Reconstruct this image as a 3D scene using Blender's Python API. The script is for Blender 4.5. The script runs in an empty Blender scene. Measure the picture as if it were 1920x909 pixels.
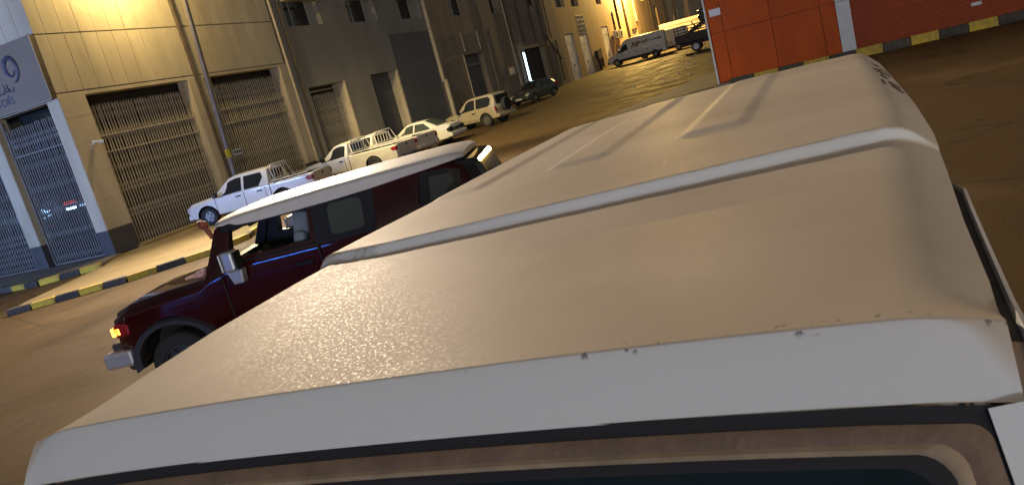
import bpy, bmesh, math, random
from mathutils import Vector, Matrix
random.seed(7)
S = bpy.context.scene
COL = S.collection
PI = math.pi
# ------------------------------------------------------------------ camera
H = 2.5
YAW, PITCH, ROLL, F_PX = math.radians(24.25), math.radians(11.74), math.radians(-14.95), 1473.0
fwd = Vector((-math.sin(YAW)*math.cos(PITCH), math.cos(YAW)*math.cos(PITCH), -math.sin(PITCH)))
r0 = Vector((math.cos(YAW), math.sin(YAW), 0)); u0 = r0.cross(fwd)
cr, sr = math.cos(ROLL), math.sin(ROLL)
rt = r0*cr + u0*sr; up = -r0*sr + u0*cr
cd = bpy.data.cameras.new('camera'); cam = bpy.data.objects.new('camera', cd); COL.objects.link(cam)
cam.matrix_world = Matrix(((rt.x, up.x, -fwd.x, 0), (rt.y, up.y, -fwd.y, 0), (rt.z, up.z, -fwd.z, H), (0, 0, 0, 1)))
cd.sensor_width = 36; cd.lens = F_PX/1920*36; cd.clip_start = .05; cd.clip_end = 2000
cd.dof.use_dof = True; cd.dof.focus_distance = 9.0; cd.dof.aperture_fstop = 16
S.camera = cam
# ------------------------------------------------------------------ night sky
W = bpy.data.worlds.new('World'); S.world = W; W.use_nodes = True
bg = W.node_tree.nodes['Background']; hs = W.node_tree.nodes.new('ShaderNodeHueSaturation'); hs.inputs['Saturation'].default_value = .35
sky = W.node_tree.nodes.new('ShaderNodeTexSky'); sky.sky_type = 'NISHITA'; sky.sun_disc = False
sky.sun_elevation = math.radians(4); sky.sun_rotation = math.radians(160)
W.node_tree.links.new(sky.outputs[0], hs.inputs['Color']); W.node_tree.links.new(hs.outputs[0], bg.inputs[0]); bg.inputs[1].default_value = .06
S.view_settings.view_transform = 'Standard'; S.view_settings.look = 'None'
S.view_settings.exposure = 0; S.view_settings.gamma = 1
SODIUM = (1.0, .72, .27); COOL = (.85, .91, 1.0)
LAMP_FLOOD, LAMP_SPILL, LAMP_FAR, LAMP_SHOP, LAMP_SIDE = 37000, 1600, 30000, 7200, 1300

def lamp(name, kind, loc, power, color, target=None, size=.4, size_y=None, spread=180):
    d = bpy.data.lights.new(name, kind); d.energy = power; d.color = color
    o = bpy.data.objects.new(name, d); COL.objects.link(o); o.location = loc
    if kind == 'AREA':
        d.shape = 'RECTANGLE'; d.size = size; d.size_y = size_y or size; d.spread = math.radians(spread)
    else: d.shadow_soft_size = size
    if target is not None:
        o.rotation_euler = (Vector(target)-Vector(loc)).to_track_quat('-Z', 'Y').to_euler()
    return o
o = lamp('light_on_pole', 'SPOT', (-20.4, 25.0, 11.0), LAMP_FLOOD, (1, .79, .58), (-1, 3, 2), .3)
o.data.spot_size = math.radians(118); o.data.spot_blend = .9
lamp('light_on_pole_spill', 'POINT', (-21.5, 22.4, 10.2), LAMP_SPILL, SODIUM, size=.15)
o = lamp('light_on_pole_row', 'SPOT', (-19.2, 24.5, 10.2), 12500, (1, .8, .42), (-13.0, 37, 0), .2)
o.data.spot_size = math.radians(84); o.data.spot_blend = .6
lamp('light_far', 'POINT', (-20.9, 101.5, 10.2), LAMP_FAR, (1, .62, .16), size=.2)
lamp('light_shop', 'AREA', (16.0, -38.0, 5.0), LAMP_SHOP, COOL, (-8, 20, 2), 14, 2.0)
lamp('light_street_right', 'POINT', (9.5, -3.0, 7.5), 1200, (1, .74, .5), size=.3)
lamp('light_side_shop', 'AREA', (-28.0, -11.8, 4.5), LAMP_SIDE, (.26, .45, 1.0), (-27, 19, 4), 5, 1.2, 70)

def sm_(a, b, x):
    t = min(1, max(0, (x-a)/(b-a))); return t*t*(3-2*t)
def g(y): return .006*max(0., y-30)
def dip(x, y): return -.14*sm_(-15, -12, x)*(1-sm_(12, 22, y))     # the road sinks a little where the two SUVs stand
# ------------------------------------------------------------------ materials
def mat(name, color, rough=.6, metal=0., noise=0., nscale=4., bump=0., bscale=60., coat=0., emit=None, estr=0., color2=None, spec=.5, stretch=None, trans=0.):
    m = bpy.data.materials.new(name); m.use_nodes = True
    nt = m.node_tree; b = nt.nodes['Principled BSDF']
    b.inputs['Base Color'].default_value = (*color, 1); b.inputs['Roughness'].default_value = rough
    b.inputs['Metallic'].default_value = metal; b.inputs['Coat Weight'].default_value = coat
    b.inputs['Coat Roughness'].default_value = .06; b.inputs['Specular IOR Level'].default_value = spec
    b.inputs['Transmission Weight'].default_value = trans
    if emit: b.inputs['Emission Color'].default_value = (*emit, 1); b.inputs['Emission Strength'].default_value = estr
    if noise or bump:
        tc = nt.nodes.new('ShaderNodeTexCoord'); vec = tc.outputs['Object']
        if stretch:
            mp = nt.nodes.new('ShaderNodeMapping'); mp.inputs['Scale'].default_value = stretch
            nt.links.new(vec, mp.inputs[0]); vec = mp.outputs[0]
    if noise:
        n = nt.nodes.new('ShaderNodeTexNoise'); n.inputs['Scale'].default_value = nscale
        n.inputs['Detail'].default_value = 8; n.inputs['Roughness'].default_value = .62
        nt.links.new(vec, n.inputs['Vector'])
        r = nt.nodes.new('ShaderNodeValToRGB'); r.color_ramp.elements[0].position = .3; r.color_ramp.elements[1].position = .7
        c2 = color2 or tuple(max(0, c*(1-noise)) for c in color)
        c1 = color if color2 else tuple(min(1, c*(1+noise*.6)) for c in color)
        r.color_ramp.elements[0].color = (*c2, 1); r.color_ramp.elements[1].color = (*c1, 1)
        nt.links.new(n.outputs[0], r.inputs[0]); nt.links.new(r.outputs[0], b.inputs['Base Color'])
    if bump:
        n2 = nt.nodes.new('ShaderNodeTexNoise'); n2.inputs['Scale'].default_value = bscale; n2.inputs['Detail'].default_value = 5
        nt.links.new(tc.outputs['Object'], n2.inputs['Vector'])
        bp = nt.nodes.new('ShaderNodeBump'); bp.inputs['Strength'].default_value = bump; bp.inputs['Distance'].default_value = .02
        nt.links.new(n2.outputs[0], bp.inputs['Height']); nt.links.new(bp.outputs[0], b.inputs['Normal'])
    return m
M = {}
def asphalt_mat():
    """worn asphalt: aggregate, dusty drifts, oil stains, tyre polish along the road, cracks"""
    m = bpy.data.materials.new('asphalt'); m.use_nodes = True; nt = m.node_tree; L = nt.links.new; b = nt.nodes['Principled BSDF']
    tc = nt.nodes.new('ShaderNodeTexCoord')
    def noise(scale, detail=6, stretch=(1, 1, 1), rough=.6):
        mp = nt.nodes.new('ShaderNodeMapping'); mp.inputs['Scale'].default_value = stretch; L(tc.outputs['Object'], mp.inputs[0])
        n = nt.nodes.new('ShaderNodeTexNoise'); n.inputs['Scale'].default_value = scale; n.inputs['Detail'].default_value = detail; n.inputs['Roughness'].default_value = rough
        L(mp.outputs[0], n.inputs['Vector']); return n.outputs[0]
    def ramp(v, lo, hi, a=0., c=1.):
        r = nt.nodes.new('ShaderNodeMapRange'); r.interpolation_type = 'SMOOTHSTEP'
        for k, x in (('From Min', lo), ('From Max', hi), ('To Min', a), ('To Max', c)): r.inputs[k].default_value = x
        L(v, r.inputs['Value']); return r.outputs[0]
    def mix(f, A, B, mode='MIX'):
        n = nt.nodes.new('ShaderNodeMix'); n.data_type = 'RGBA'; n.blend_type = mode
        for i, v in ((0, f), (6, A), (7, B)):
            if isinstance(v, tuple): n.inputs[i].default_value = (*v, 1)
            elif isinstance(v, float): n.inputs[i].default_value = v
            else: L(v, n.inputs[i])
        return n.outputs[2]
    c = mix(ramp(noise(55, 3), .35, .65), (.068, .042, .016), (.108, .067, .027))
    c = mix(ramp(noise(.28, 7), .5, .68, 0., .75), c, (.14, .093, .042))           # drifted sand
    c = mix(ramp(noise(.5, 6, (1, .25, 1)), .56, .7, 0., .55), c, (.03, .021, .011))  # darker wheel lanes and patches
    c = mix(ramp(noise(1.4, 4), .66, .72, 0., .7), c, (.03, .024, .017))            # oil stains
    v = nt.nodes.new('ShaderNodeTexVoronoi'); v.feature = 'DISTANCE_TO_EDGE'; v.inputs['Scale'].default_value = .3
    wv = nt.nodes.new('ShaderNodeMix'); wv.data_type = 'VECTOR'; wv.inputs[0].default_value = .12
    nn = nt.nodes.new('ShaderNodeTexNoise'); nn.inputs['Scale'].default_value = 1.2; nn.inputs['Detail'].default_value = 5
    L(tc.outputs['Object'], nn.inputs['Vector']); L(tc.outputs['Object'], wv.inputs[4]); L(nn.outputs['Color'], wv.inputs[5]); L(wv.outputs[1], v.inputs['Vector'])
    c = mix(ramp(v.outputs['Distance'], .0, .012, .55, 0.), c, (.025, .02, .014))
    L(c, b.inputs['Base Color']); L(ramp(noise(.6, 5), .3, .7, .62, .85), b.inputs['Roughness']); b.inputs['Specular IOR Level'].default_value = .12
    bp = nt.nodes.new('ShaderNodeBump'); bp.inputs['Strength'].default_value = .3; bp.inputs['Distance'].default_value = .006
    L(noise(70, 4), bp.inputs['Height']); L(bp.outputs[0], b.inputs['Normal'])
    return m
M['asphalt'] = asphalt_mat()
M['concrete'] = mat('concrete', (.3, .225, .095), .85, noise=.3, nscale=.9, bump=.4, bscale=25)
def kerb_mat(name, paint, worn):
    m = mat(name, paint, .75, noise=.5, nscale=7, bump=.4, bscale=28, color2=worn); nt = m.node_tree; b = nt.nodes['Principled BSDF']
    src = b.inputs['Base Color'].links[0].from_socket; oi = nt.nodes.new('ShaderNodeObjectInfo')
    hs = nt.nodes.new('ShaderNodeHueSaturation'); mr = nt.nodes.new('ShaderNodeMapRange'); mr.inputs['To Min'].default_value = .75; mr.inputs['To Max'].default_value = 1.25
    nt.links.new(oi.outputs['Random'], mr.inputs['Value']); nt.links.new(mr.outputs[0], hs.inputs['Value']); nt.links.new(src, hs.inputs['Color']); nt.links.new(hs.outputs[0], b.inputs['Base Color'])
    return m
M['pavement'] = mat('pavement', (.2, .17, .13), .85, noise=.3, nscale=1.2, bump=.4, bscale=25)
M['kerb_yellow'] = kerb_mat('kerb_yellow', (.72, .5, .03), (.34, .25, .07))
M['kerb_black'] = kerb_mat('kerb_black', (.025, .025, .03), (.1, .085, .06))
M['beige'] = mat('beige', (.5, .43, .31), .8, noise=.26, nscale=.8, bump=.15, bscale=18, stretch=(1, 1, .25))
M['beige_back'] = mat('beige_back', (.25, .21, .15), .9)
M['plinth'] = mat('plinth', (.07, .065, .07), .7, noise=.2, nscale=2)
M['grey_wall'] = mat('grey_wall', (.24, .225, .2), .85, noise=.2, nscale=.7, bump=.25, bscale=14, stretch=(1, 1, .3))
M['brown_wall'] = mat('brown_wall', (.25, .2, .145), .88, noise=.3, nscale=.6, bump=.3, bscale=12, stretch=(1, 1, .3))
M['ochre_wall'] = mat('ochre_wall', (.42, .3, .17), .88, noise=.25, nscale=.5, bump=.3, bscale=12, stretch=(1, 1, .3))
M['gate_metal'] = mat('gate_metal', (.47, .415, .33), .6, .1, noise=.35, nscale=6)
M['shutter'] = mat('shutter', (.025, .019, .013), .6, noise=.5, nscale=1.2)
M['shutter_grey'] = mat('shutter_grey', (.12, .12, .125), .6, noise=.2, nscale=1.5)
M['dark'] = mat('dark', (.012, .012, .012), .7)
M['pipe_light'] = mat('pipe_light', (.5, .42, .3), .6, noise=.2, nscale=3)
M['pipe_dark'] = mat('pipe_dark', (.07, .05, .035), .6, noise=.3, nscale=3)
M['pole'] = mat('pole', (.13, .11, .09), .55, .2, noise=.2, nscale=3)
M['sign_grey'] = mat('sign_grey', (.21, .17, .13), .5, .0, noise=.06, nscale=3)
M['sign_ink'] = mat('sign_ink', (.05, .055, .1), .5)
M['sign_edge'] = mat('sign_edge', (.6, .57, .5), .35, .7)
M['white_paint'] = mat('white_paint', (.72, .71, .67), .32, coat=.5, noise=.06, nscale=3)
M['white_old'] = mat('white_old', (.6, .57, .5), .45, coat=.2, noise=.15, nscale=2)
M['van_paint'] = mat('van_paint', (.46, .45, .45), .45, coat=.2, noise=.15, nscale=1)
M['dusty_white'] = mat('dusty_white', (.62, .58, .54), .42, noise=.12, nscale=2.5, bump=.08, bscale=80)
M['tailgate_grey'] = mat('tailgate_grey', (.42, .4, .38), .45, coat=.2, noise=.15, nscale=2)
M['maroon'] = mat('maroon', (.034, .003, .004), .06, spec=.5)
M['gold_paint'] = mat('gold_paint', (.5, .42, .27), .35, .3, coat=.5, noise=.08, nscale=3)
M['dark_paint'] = mat('dark_paint', (.055, .06, .055), .3, .2, coat=.6)
M['glass'] = mat('glass', (.02, .022, .022), .06, spec=.6)
M['glass_grey'] = mat('glass_grey', (.05, .06, .053), .1, spec=.6)
M['black_plastic'] = mat('black_plastic', (.009, .009, .01), .45, spec=.3)
M['grey_plastic'] = mat('grey_plastic', (.03, .03, .034), .5)
M['chrome'] = mat('chrome', (.7, .7, .72), .12, 1.)
M['silver_cap'] = mat('silver_cap', (.62, .63, .66), .25, .6)
M['tyre'] = mat('tyre', (.02, .02, .02), .8, bump=.2, bscale=40)
M['rim'] = mat('rim', (.2, .19, .18), .45, .6)
M['tail_red'] = mat('tail_red', (.3, .01, .015), .2, coat=.6)
M['lamp_clear'] = mat('lamp_clear', (.55, .53, .5), .15, coat=.5)
M['amber_lit'] = mat('amber_lit', (.8, .3, .05), .3, emit=(1, .33, .04), estr=7)
M['seat'] = mat('seat', (.2, .23, .28), .8, noise=.1, nscale=8)
M['orange'] = mat('orange', (.42, .072, .007), .6, spec=.2, noise=.22, nscale=1.5, stretch=(1, 1, .35))
M['orange_back'] = mat('orange_back', (.08, .03, .015), .8)
M['post_white'] = mat('post_white', (.55, .57, .6), .6, noise=.1, nscale=3)
M['zinc'] = mat('zinc', (.45, .45, .47), .5, .5, noise=.4, nscale=2)
M['white_door'] = mat('white_door', (.78, .84, .92), .5, .2, noise=.45, nscale=1.6, stretch=(1, 1, .5))
M['tube_blue'] = mat('tube_blue', (.8, .9, 1), .3, emit=(.5, .8, 1), estr=9)
M['neon_blue'] = mat('neon_blue', (.1, .2, .9), .3, emit=(.04, .22, 1), estr=220)
M['neon_white'] = mat('neon_white', (.8, .9, 1), .3, emit=(.7, .85, 1), estr=7)
M['reflection_blue'] = mat('reflection_blue', (.5, .7, 1), .3, emit=(.35, .6, 1), estr=22)  # glow imitating blue reflections in the gate glass, no lamp
M['gate_dark'] = mat('gate_dark', (.2, .19, .18), .6, .1, noise=.35, nscale=6)
M['reflection_red'] = mat('reflection_red', (.9, .1, .05), .3, emit=(1, .08, .05), estr=3)  # glow imitating red reflections in the gate glass, no lamp
M['lens_lit'] = mat('lens_lit', (1, .8, .4), .3, emit=SODIUM, estr=60)
M['yellow_plastic'] = mat('yellow_plastic', (.75, .62, .04), .5)
M['notice'] = mat('notice', (.55, .6, .68), .5)
M['print_red'] = mat('print_red', (.14, .01, .02), .5)
M['print_dark'] = mat('print_dark', (.03, .025, .04), .5)
M['rust'] = mat('rust', (.03, .022, .017), .8, noise=.4, nscale=5)
M['pinkish'] = mat('pinkish', (.75, .45, .38), .6, noise=.2, nscale=20)
M['reddish'] = mat('reddish', (.3, .08, .05), .6, noise=.3, nscale=20)
M['rubber'] = mat('rubber', (.16, .1, .058), .65, noise=.3, nscale=14, bump=.15, bscale=90)
M['rubber_tan'] = mat('rubber_tan', (.3, .215, .13), .7, noise=.3, nscale=14)
M['rubber_black'] = mat('rubber_black', (.012, .011, .012), .8)
M['teal_glass'] = mat('teal_glass', (.008, .016, .02), .12, noise=.4, nscale=5, spec=.4)
M['stone'] = mat('stone', (.35, .3, .24), .9)
M['red_band'] = mat('red_band', (.5, .08, .05), .6)
M['yellow_band'] = mat('yellow_band', (.6, .42, .04), .6)
M['plate'] = mat('plate', (.6, .58, .5), .5)

def brick_mat():
    m = bpy.data.materials.new('brick_orange'); m.use_nodes = True; nt = m.node_tree; b = nt.nodes['Principled BSDF']
    tc = nt.nodes.new('ShaderNodeTexCoord'); mp = nt.nodes.new('ShaderNodeMapping')
    mp.inputs['Rotation'].default_value = (PI/2, 0, 0)
    br = nt.nodes.new('ShaderNodeTexBrick'); br.inputs['Scale'].default_value = 1
    br.inputs['Color1'].default_value = (.36, .066, .016, 1); br.inputs['Color2'].default_value = (.29, .052, .013, 1); br.inputs['Mortar'].default_value = (.2, .04, .015, 1)
    br.inputs['Brick Width'].default_value = .24; br.inputs['Row Height'].default_value = .08; br.inputs['Mortar Size'].default_value = .012
    nt.links.new(tc.outputs['Object'], mp.inputs[0]); nt.links.new(mp.outputs[0], br.inputs['Vector'])
    nt.links.new(br.outputs['Color'], b.inputs['Base Color']); b.inputs['Roughness'].default_value = .85
    bp = nt.nodes.new('ShaderNodeBump'); bp.inputs['Strength'].default_value = .5; bp.inputs['Distance'].default_value = .02; bp.invert = True
    nt.links.new(br.outputs['Fac'], bp.inputs['Height']); nt.links.new(bp.outputs[0], b.inputs['Normal'])
    return m
M['brick_orange'] = brick_mat()

def dusty_roof_mat():
    """white paint under settled tan dust; dust lies where the sheet faces up, behind the wiped front lip"""
    m = bpy.data.materials.new('dusty_white_roof'); m.use_nodes = True; nt = m.node_tree; L = nt.links.new
    b = nt.nodes['Principled BSDF']
    tc = nt.nodes.new('ShaderNodeTexCoord')
    sn = nt.nodes.new('ShaderNodeSeparateXYZ'); L(tc.outputs['Normal'], sn.inputs[0])
    so = nt.nodes.new('ShaderNodeSeparateXYZ'); L(tc.outputs['Object'], so.inputs[0])
    def noise(scale, detail=6, stretch=None):
        n = nt.nodes.new('ShaderNodeTexNoise'); n.inputs['Scale'].default_value = scale; n.inputs['Detail'].default_value = detail
        v = tc.outputs['Object']
        if stretch:
            mp = nt.nodes.new('ShaderNodeMapping'); mp.inputs['Scale'].default_value = stretch; L(v, mp.inputs[0]); v = mp.outputs[0]
        L(v, n.inputs['Vector']); return n.outputs[0]
    def math_(op, a, c=None, clamp=False):
        n = nt.nodes.new('ShaderNodeMath'); n.operation = op; n.use_clamp = clamp
        for i, v in enumerate((a, c)):
            if v is None: continue
            if isinstance(v, (int, float)): n.inputs[i].default_value = v
            else: L(v, n.inputs[i])
        return n.outputs[0]
    def ramp(v, lo, hi):
        r = nt.nodes.new('ShaderNodeMapRange'); r.interpolation_type = 'SMOOTHSTEP'
        r.inputs['From Min'].default_value = lo; r.inputs['From Max'].default_value = hi; L(v, r.inputs['Value']); return r.outputs[0]
    side_ = math_('MULTIPLY', ramp(math_('ABSOLUTE', so.outputs['X']), .74, .86), .24)
    up_ = ramp(math_('ADD', math_('ADD', sn.outputs['Z'], side_), math_('MULTIPLY', math_('SUBTRACT', noise(9), .5), .08)), .76, .88)
    edge = math_('ADD', so.outputs['Y'], math_('MULTIPLY', math_('SUBTRACT', noise(14, 8, (.6, 1, 1)), .5), .028))
    edge = math_('ADD', edge, math_('MULTIPLY', ramp(math_('ABSOLUTE', so.outputs['X']), .70, .85), .05))
    front = ramp(edge, .040, .052)
    dust = math_('MULTIPLY', up_, front)
    dust = math_('MULTIPLY', dust, math_('ADD', .74, math_('MULTIPLY', noise(3.5, 8, (1, .35, 1)), .42)), True)
    spots = ramp(noise(60, 2), .72, .76)
    mark_zone = math_('MULTIPLY', ramp(so.outputs['Y'], .05, .057), math_('SUBTRACT', 1, ramp(so.outputs['Y'], .066, .09)))
    mark_zone = math_('MULTIPLY', mark_zone, ramp(so.outputs['X'], .1, .3))
    marks = math_('MULTIPLY', ramp(noise(48, 5), .62, .66), mark_zone, True)
    cr_ = nt.nodes.new('ShaderNodeValToRGB'); cr_.color_ramp.elements[0].color = (.46, .385, .30, 1); cr_.color_ramp.elements[1].color = (.57, .485, .39, 1)
    cr_.color_ramp.elements[0].position = .35; cr_.color_ramp.elements[1].position = .65; L(noise(1.7, 10), cr_.inputs[0])
    mix = nt.nodes.new('ShaderNodeMix'); mix.data_type = 'RGBA'; mix.inputs[6].default_value = (.62, .615, .585, 1)
    L(dust, mix.inputs[0]); L(cr_.outputs[0], mix.inputs[7])
    mix2 = nt.nodes.new('ShaderNodeMix'); mix2.data_type = 'RGBA'; L(mix.outputs[2], mix2.inputs[6]); mix2.inputs[7].default_value = (.07, .06, .06, 1)
    L(math_('MULTIPLY', marks, .75), mix2.inputs[0]); L(mix2.outputs[2], b.inputs['Base Color'])
    rr = nt.nodes.new('ShaderNodeMapRange'); rr.inputs['To Min'].default_value = .4; rr.inputs['To Max'].default_value = .68; L(dust, rr.inputs['Value'])
    L(math_('ADD', rr.outputs[0], math_('MULTIPLY', math_('MULTIPLY', ramp(noise(150, 5), .5, .7), dust), -.24)), b.inputs['Roughness']); b.inputs['Specular IOR Level'].default_value = .07
    bp = nt.nodes.new('ShaderNodeBump'); bp.inputs['Distance'].default_value = .003; L(math_('MULTIPLY', dust, .06), bp.inputs['Strength'])
    h = math_('ADD', math_('MULTIPLY', noise(260, 3), 1.), math_('MULTIPLY', noise(90, 4), .4))
    L(h, bp.inputs['Height']); L(bp.outputs[0], b.inputs['Normal'])
    return m
M['dusty_roof'] = dusty_roof_mat()

# ------------------------------------------------------------------ mesh helpers
class MB:
    def __init__(s): s.v = []; s.f = []; s.m = []
    def add(s, vs, fs, m=0):
        o = len(s.v); s.v += [tuple(v) for v in vs]; s.f += [tuple(i+o for i in f) for f in fs]; s.m += [m]*len(fs); return s
    def box(s, x0, x1, y0, y1, z0, z1, m=0, mx=None):
        vs = [(x, y, z) for z in (z0, z1) for y in (y0, y1) for x in (x0, x1)]
        if mx is not None: vs = [mx @ Vector(v) for v in vs]
        return s.add(vs, [(0, 2, 3, 1), (4, 5, 7, 6), (0, 1, 5, 4), (2, 6, 7, 3), (0, 4, 6, 2), (1, 3, 7, 5)], m)
    def prism(s, poly, axis, a, b, m=0):
        """poly of 2-D points extruded along an axis from a to b"""
        def P(p, t): return {'x': (t, p[0], p[1]), 'y': (p[0], t, p[1]), 'z': (p[0], p[1], t)}[axis]
        n = len(poly); vs = [P(p, a) for p in poly]+[P(p, b) for p in poly]
        return s.add(vs, [tuple(range(n))[::-1], tuple(range(n, 2*n))]+[(i, (i+1) % n, n+(i+1) % n, n+i) for i in range(n)], m)
    def tube(s, pts, r, n=8, m=0, cap=True):
        pts = [Vector(p) for p in pts]; rs = r if isinstance(r, (list, tuple)) else [r]*len(pts); vs = []
        for i, p in enumerate(pts):
            d = (pts[min(i+1, len(pts)-1)]-pts[max(i-1, 0)]).normalized()
            a = d.orthogonal().normalized() if i == 0 else (a-d*a.dot(d)).normalized()
            b = d.cross(a)
            vs += [p+(a*math.cos(2*PI*k/n)+b*math.sin(2*PI*k/n))*rs[i] for k in range(n)]
        fs = [(i*n+k, i*n+(k+1) % n, (i+1)*n+(k+1) % n, (i+1)*n+k) for i in range(len(pts)-1) for k in range(n)]
        if cap: fs += [tuple(range(n))[::-1], tuple((len(pts)-1)*n+k for k in range(n))]
        return s.add(vs, fs, m)
    def lathe_y(s, prof, n=24, cx=0, cy=0, cz=0, m=0):
        """profile of (y, r) turned about the y axis"""
        k = len(prof); vs = [(cx+r*math.cos(2*PI*i/n), cy+y, cz+r*math.sin(2*PI*i/n)) for i in range(n) for y, r in prof]
        fs = [(i*k+j, i*k+j+1, ((i+1) % n)*k+j+1, ((i+1) % n)*k+j) for i in range(n) for j in range(k-1)]
        return s.add(vs, fs, m)
    def ball(s, c, r, sq=(1, 1, 1), n=8, m=0):
        vs = []; fs = []
        for i in range(n+1):
            t = PI*i/n
            for j in range(n*2):
                p = 2*PI*j/(n*2); vs.append((c[0]+r*sq[0]*math.sin(t)*math.cos(p), c[1]+r*sq[1]*math.sin(t)*math.sin(p), c[2]+r*sq[2]*math.cos(t)))
        for i in range(n):
            for j in range(n*2): fs.append((i*2*n+j, (i+1)*2*n+j, (i+1)*2*n+(j+1) % (2*n), i*2*n+(j+1) % (2*n)))
        return s.add(vs, fs, m)
    def mesh(s, name, mats, smooth=None):
        me = bpy.data.meshes.new(name); me.from_pydata([tuple(v) for v in s.v], [], s.f)
        for x in (mats if isinstance(mats, (list, tuple)) else [mats]): me.materials.append(M[x] if isinstance(x, str) else x)
        me.polygons.foreach_set('material_index', s.m)
        bm = bmesh.new(); bm.from_mesh(me); bmesh.ops.remove_doubles(bm, verts=bm.verts, dist=1e-5); bmesh.ops.recalc_face_normals(bm, faces=bm.faces); bm.to_mesh(me); bm.free()
        if smooth:
            me.polygons.foreach_set('use_smooth', [True]*len(me.polygons)); me.set_sharp_from_angle(angle=math.radians(smooth))
        me.update(); return me
    def build(s, name, mats, parent=None, smooth=None, bevel=0):
        return link(name, s.mesh(name, mats, smooth), parent, bevel)
def link(name, me, parent=None, bevel=0):
    o = bpy.data.objects.new(name, me); COL.objects.link(o)
    if parent is not None: o.parent = parent
    if bevel:
        b = o.modifiers.new('bevel', 'BEVEL'); b.width = bevel; b.segments = 2; b.limit_method = 'ANGLE'; b.angle_limit = math.radians(40)
    return o
def part(name, me, parent, loc=(0, 0, 0), rot=(0, 0, 0)):
    o = link(name, me, parent); o.location = loc; o.rotation_euler = rot; return o
def tag(o, label, cat, group=None, kind=None):
    if label: o['label'] = label
    if cat: o['category'] = cat
    if group: o['group'] = group
    if kind: o['kind'] = kind
    return o
def thing(name, label, cat, loc=(0, 0, 0), rz=0., group=None):
    o = bpy.data.objects.new(name, None); COL.objects.link(o); o.empty_display_size = .2
    o.location = loc; o.rotation_euler = (0, 0, rz); return tag(o, label, cat, group)
def copy_tree(o, parent=None):
    c = o.copy(); COL.objects.link(c); c.parent = parent
    for ch in list(o.children): copy_tree(ch, c)
    return c
def head(deg): return PI/2-math.radians(deg)       # heading (clockwise from +Y) to z rotation, local +x is forward
def boolean(me, cutters):
    o = bpy.data.objects.new('tmp', me); COL.objects.link(o); tmp = []
    for c in cutters:
        k = bpy.data.objects.new('tmpc', c); COL.objects.link(k); tmp.append(k)
        md = o.modifiers.new('b', 'BOOLEAN'); md.operation = 'DIFFERENCE'; md.object = k; md.solver = 'EXACT'; md.material_mode = 'TRANSFER'
    dg = bpy.context.evaluated_depsgraph_get(); dg.update()
    out = bpy.data.meshes.new_from_object(o.evaluated_get(dg))
    for k in tmp+[o]: bpy.data.objects.remove(k)
    return out
def smooth(me, ang=32):
    me.polygons.foreach_set('use_smooth', [True]*len(me.polygons)); me.set_sharp_from_angle(angle=math.radians(ang)); return me
def text(name, body, size, m, parent, loc, rot, extrude=.004, shear=0., sx=1., bold=0.):
    cu = bpy.data.curves.new(name, 'FONT'); cu.body = body; cu.size = size; cu.extrude = extrude; cu.shear = shear; cu.offset = bold; cu.align_x = 'CENTER'; cu.align_y = 'CENTER'
    t = bpy.data.objects.new('tmp', cu); COL.objects.link(t)
    dg = bpy.context.evaluated_depsgraph_get(); dg.update()
    me = bpy.data.meshes.new_from_object(t.evaluated_get(dg)); bpy.data.objects.remove(t)
    me.materials.clear(); me.materials.append(M[m])
    o = part(name, me, parent, loc, rot); o.scale = (sx, 1, 1); return o

# ------------------------------------------------------------------ ground
mb = MB()
ys = [-300, -60, -20, 0, 6, 12, 13.5, 15, 16.5, 18, 19.5, 21, 22, 30, 60, 100, 150, 200, 400, 900]; xs = [-500, -100, -40, -20, -15, -14.5, -14, -13.5, -13, -12.5, -12, 0, 20, 60, 200, 600]
vs = [(x, y, g(y)+dip(x, y)) for y in ys for x in xs]; n = len(xs)
mb.add(vs, [(j*n+i, j*n+i+1, (j+1)*n+i+1, (j+1)*n+i) for j in range(len(ys)-1) for i in range(n-1)])
o = mb.build('road', 'asphalt', smooth=60); o['kind'] = 'structure'

def slab(name, poly, z0, z1, m):
    o = MB().prism(poly, 'z', z0, z1).build(name, m); o['kind'] = 'structure'; return o
def kerb(name, line, seg, first, width=.18, height=.16, z=0.):
    """painted kerb stones along a polyline, each its own part"""
    root = bpy.data.objects.new(name, None); COL.objects.link(root); root['kind'] = 'structure'
    k = first; carry = 0
    for (a, b) in zip(line[:-1], line[1:]):
        a = Vector(a); b = Vector(b); L = (b-a).length; d = (b-a)/L; n = max(1, round(L/seg)); s = L/n; ang = math.atan2(d.y, d.x)
        for i in range(n):
            q = MB(); j = random.uniform(-.012, .012)
            q.box(.008, s-.008, -width/2+j, width/2+j, -.05, height+random.uniform(-.008, .008))
            me = q.mesh('kerb_stone', 'kerb_black' if k % 2 else 'kerb_yellow')
            o = link('kerb_stone', me, root, .02); p = a+d*(s*i); o.location = (p.x, p.y, z); o.rotation_euler = (0, 0, ang); k += 1
    return root
APRON = [(-19.2, 12.45), (-16.8, 14.0), (-15.5, 15.7), (-15.45, 16.9), (-17.7, 20.9), (-18.6, 22.9), (-20.6, 25.0), (-22.5, 26.0), (-22.5, 18.7), (-21.15, 17.0), (-19.9, 13.4)]
slab('apron_pavement', APRON, -.2, .08, 'concrete')
kerb('island_kerb', [(-19.15, 12.38), (-16.74, 13.93), (-15.42, 15.62), (-15.36, 16.95), (-17.62, 20.95), (-18.5, 22.95)], .62, 1)
slab('shop_pavement', [(-34, 16.2), (-23.0, 16.2), (-21.5, 17.2), (-22.3, 18.72), (-34, 18.72)], -.2, .14, 'pavement')
kerb('side_street_kerb', [(-30.3, 16.1), (-22.95, 16.1), (-21.45, 17.12)], .62, 0, .2, .17)
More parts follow.
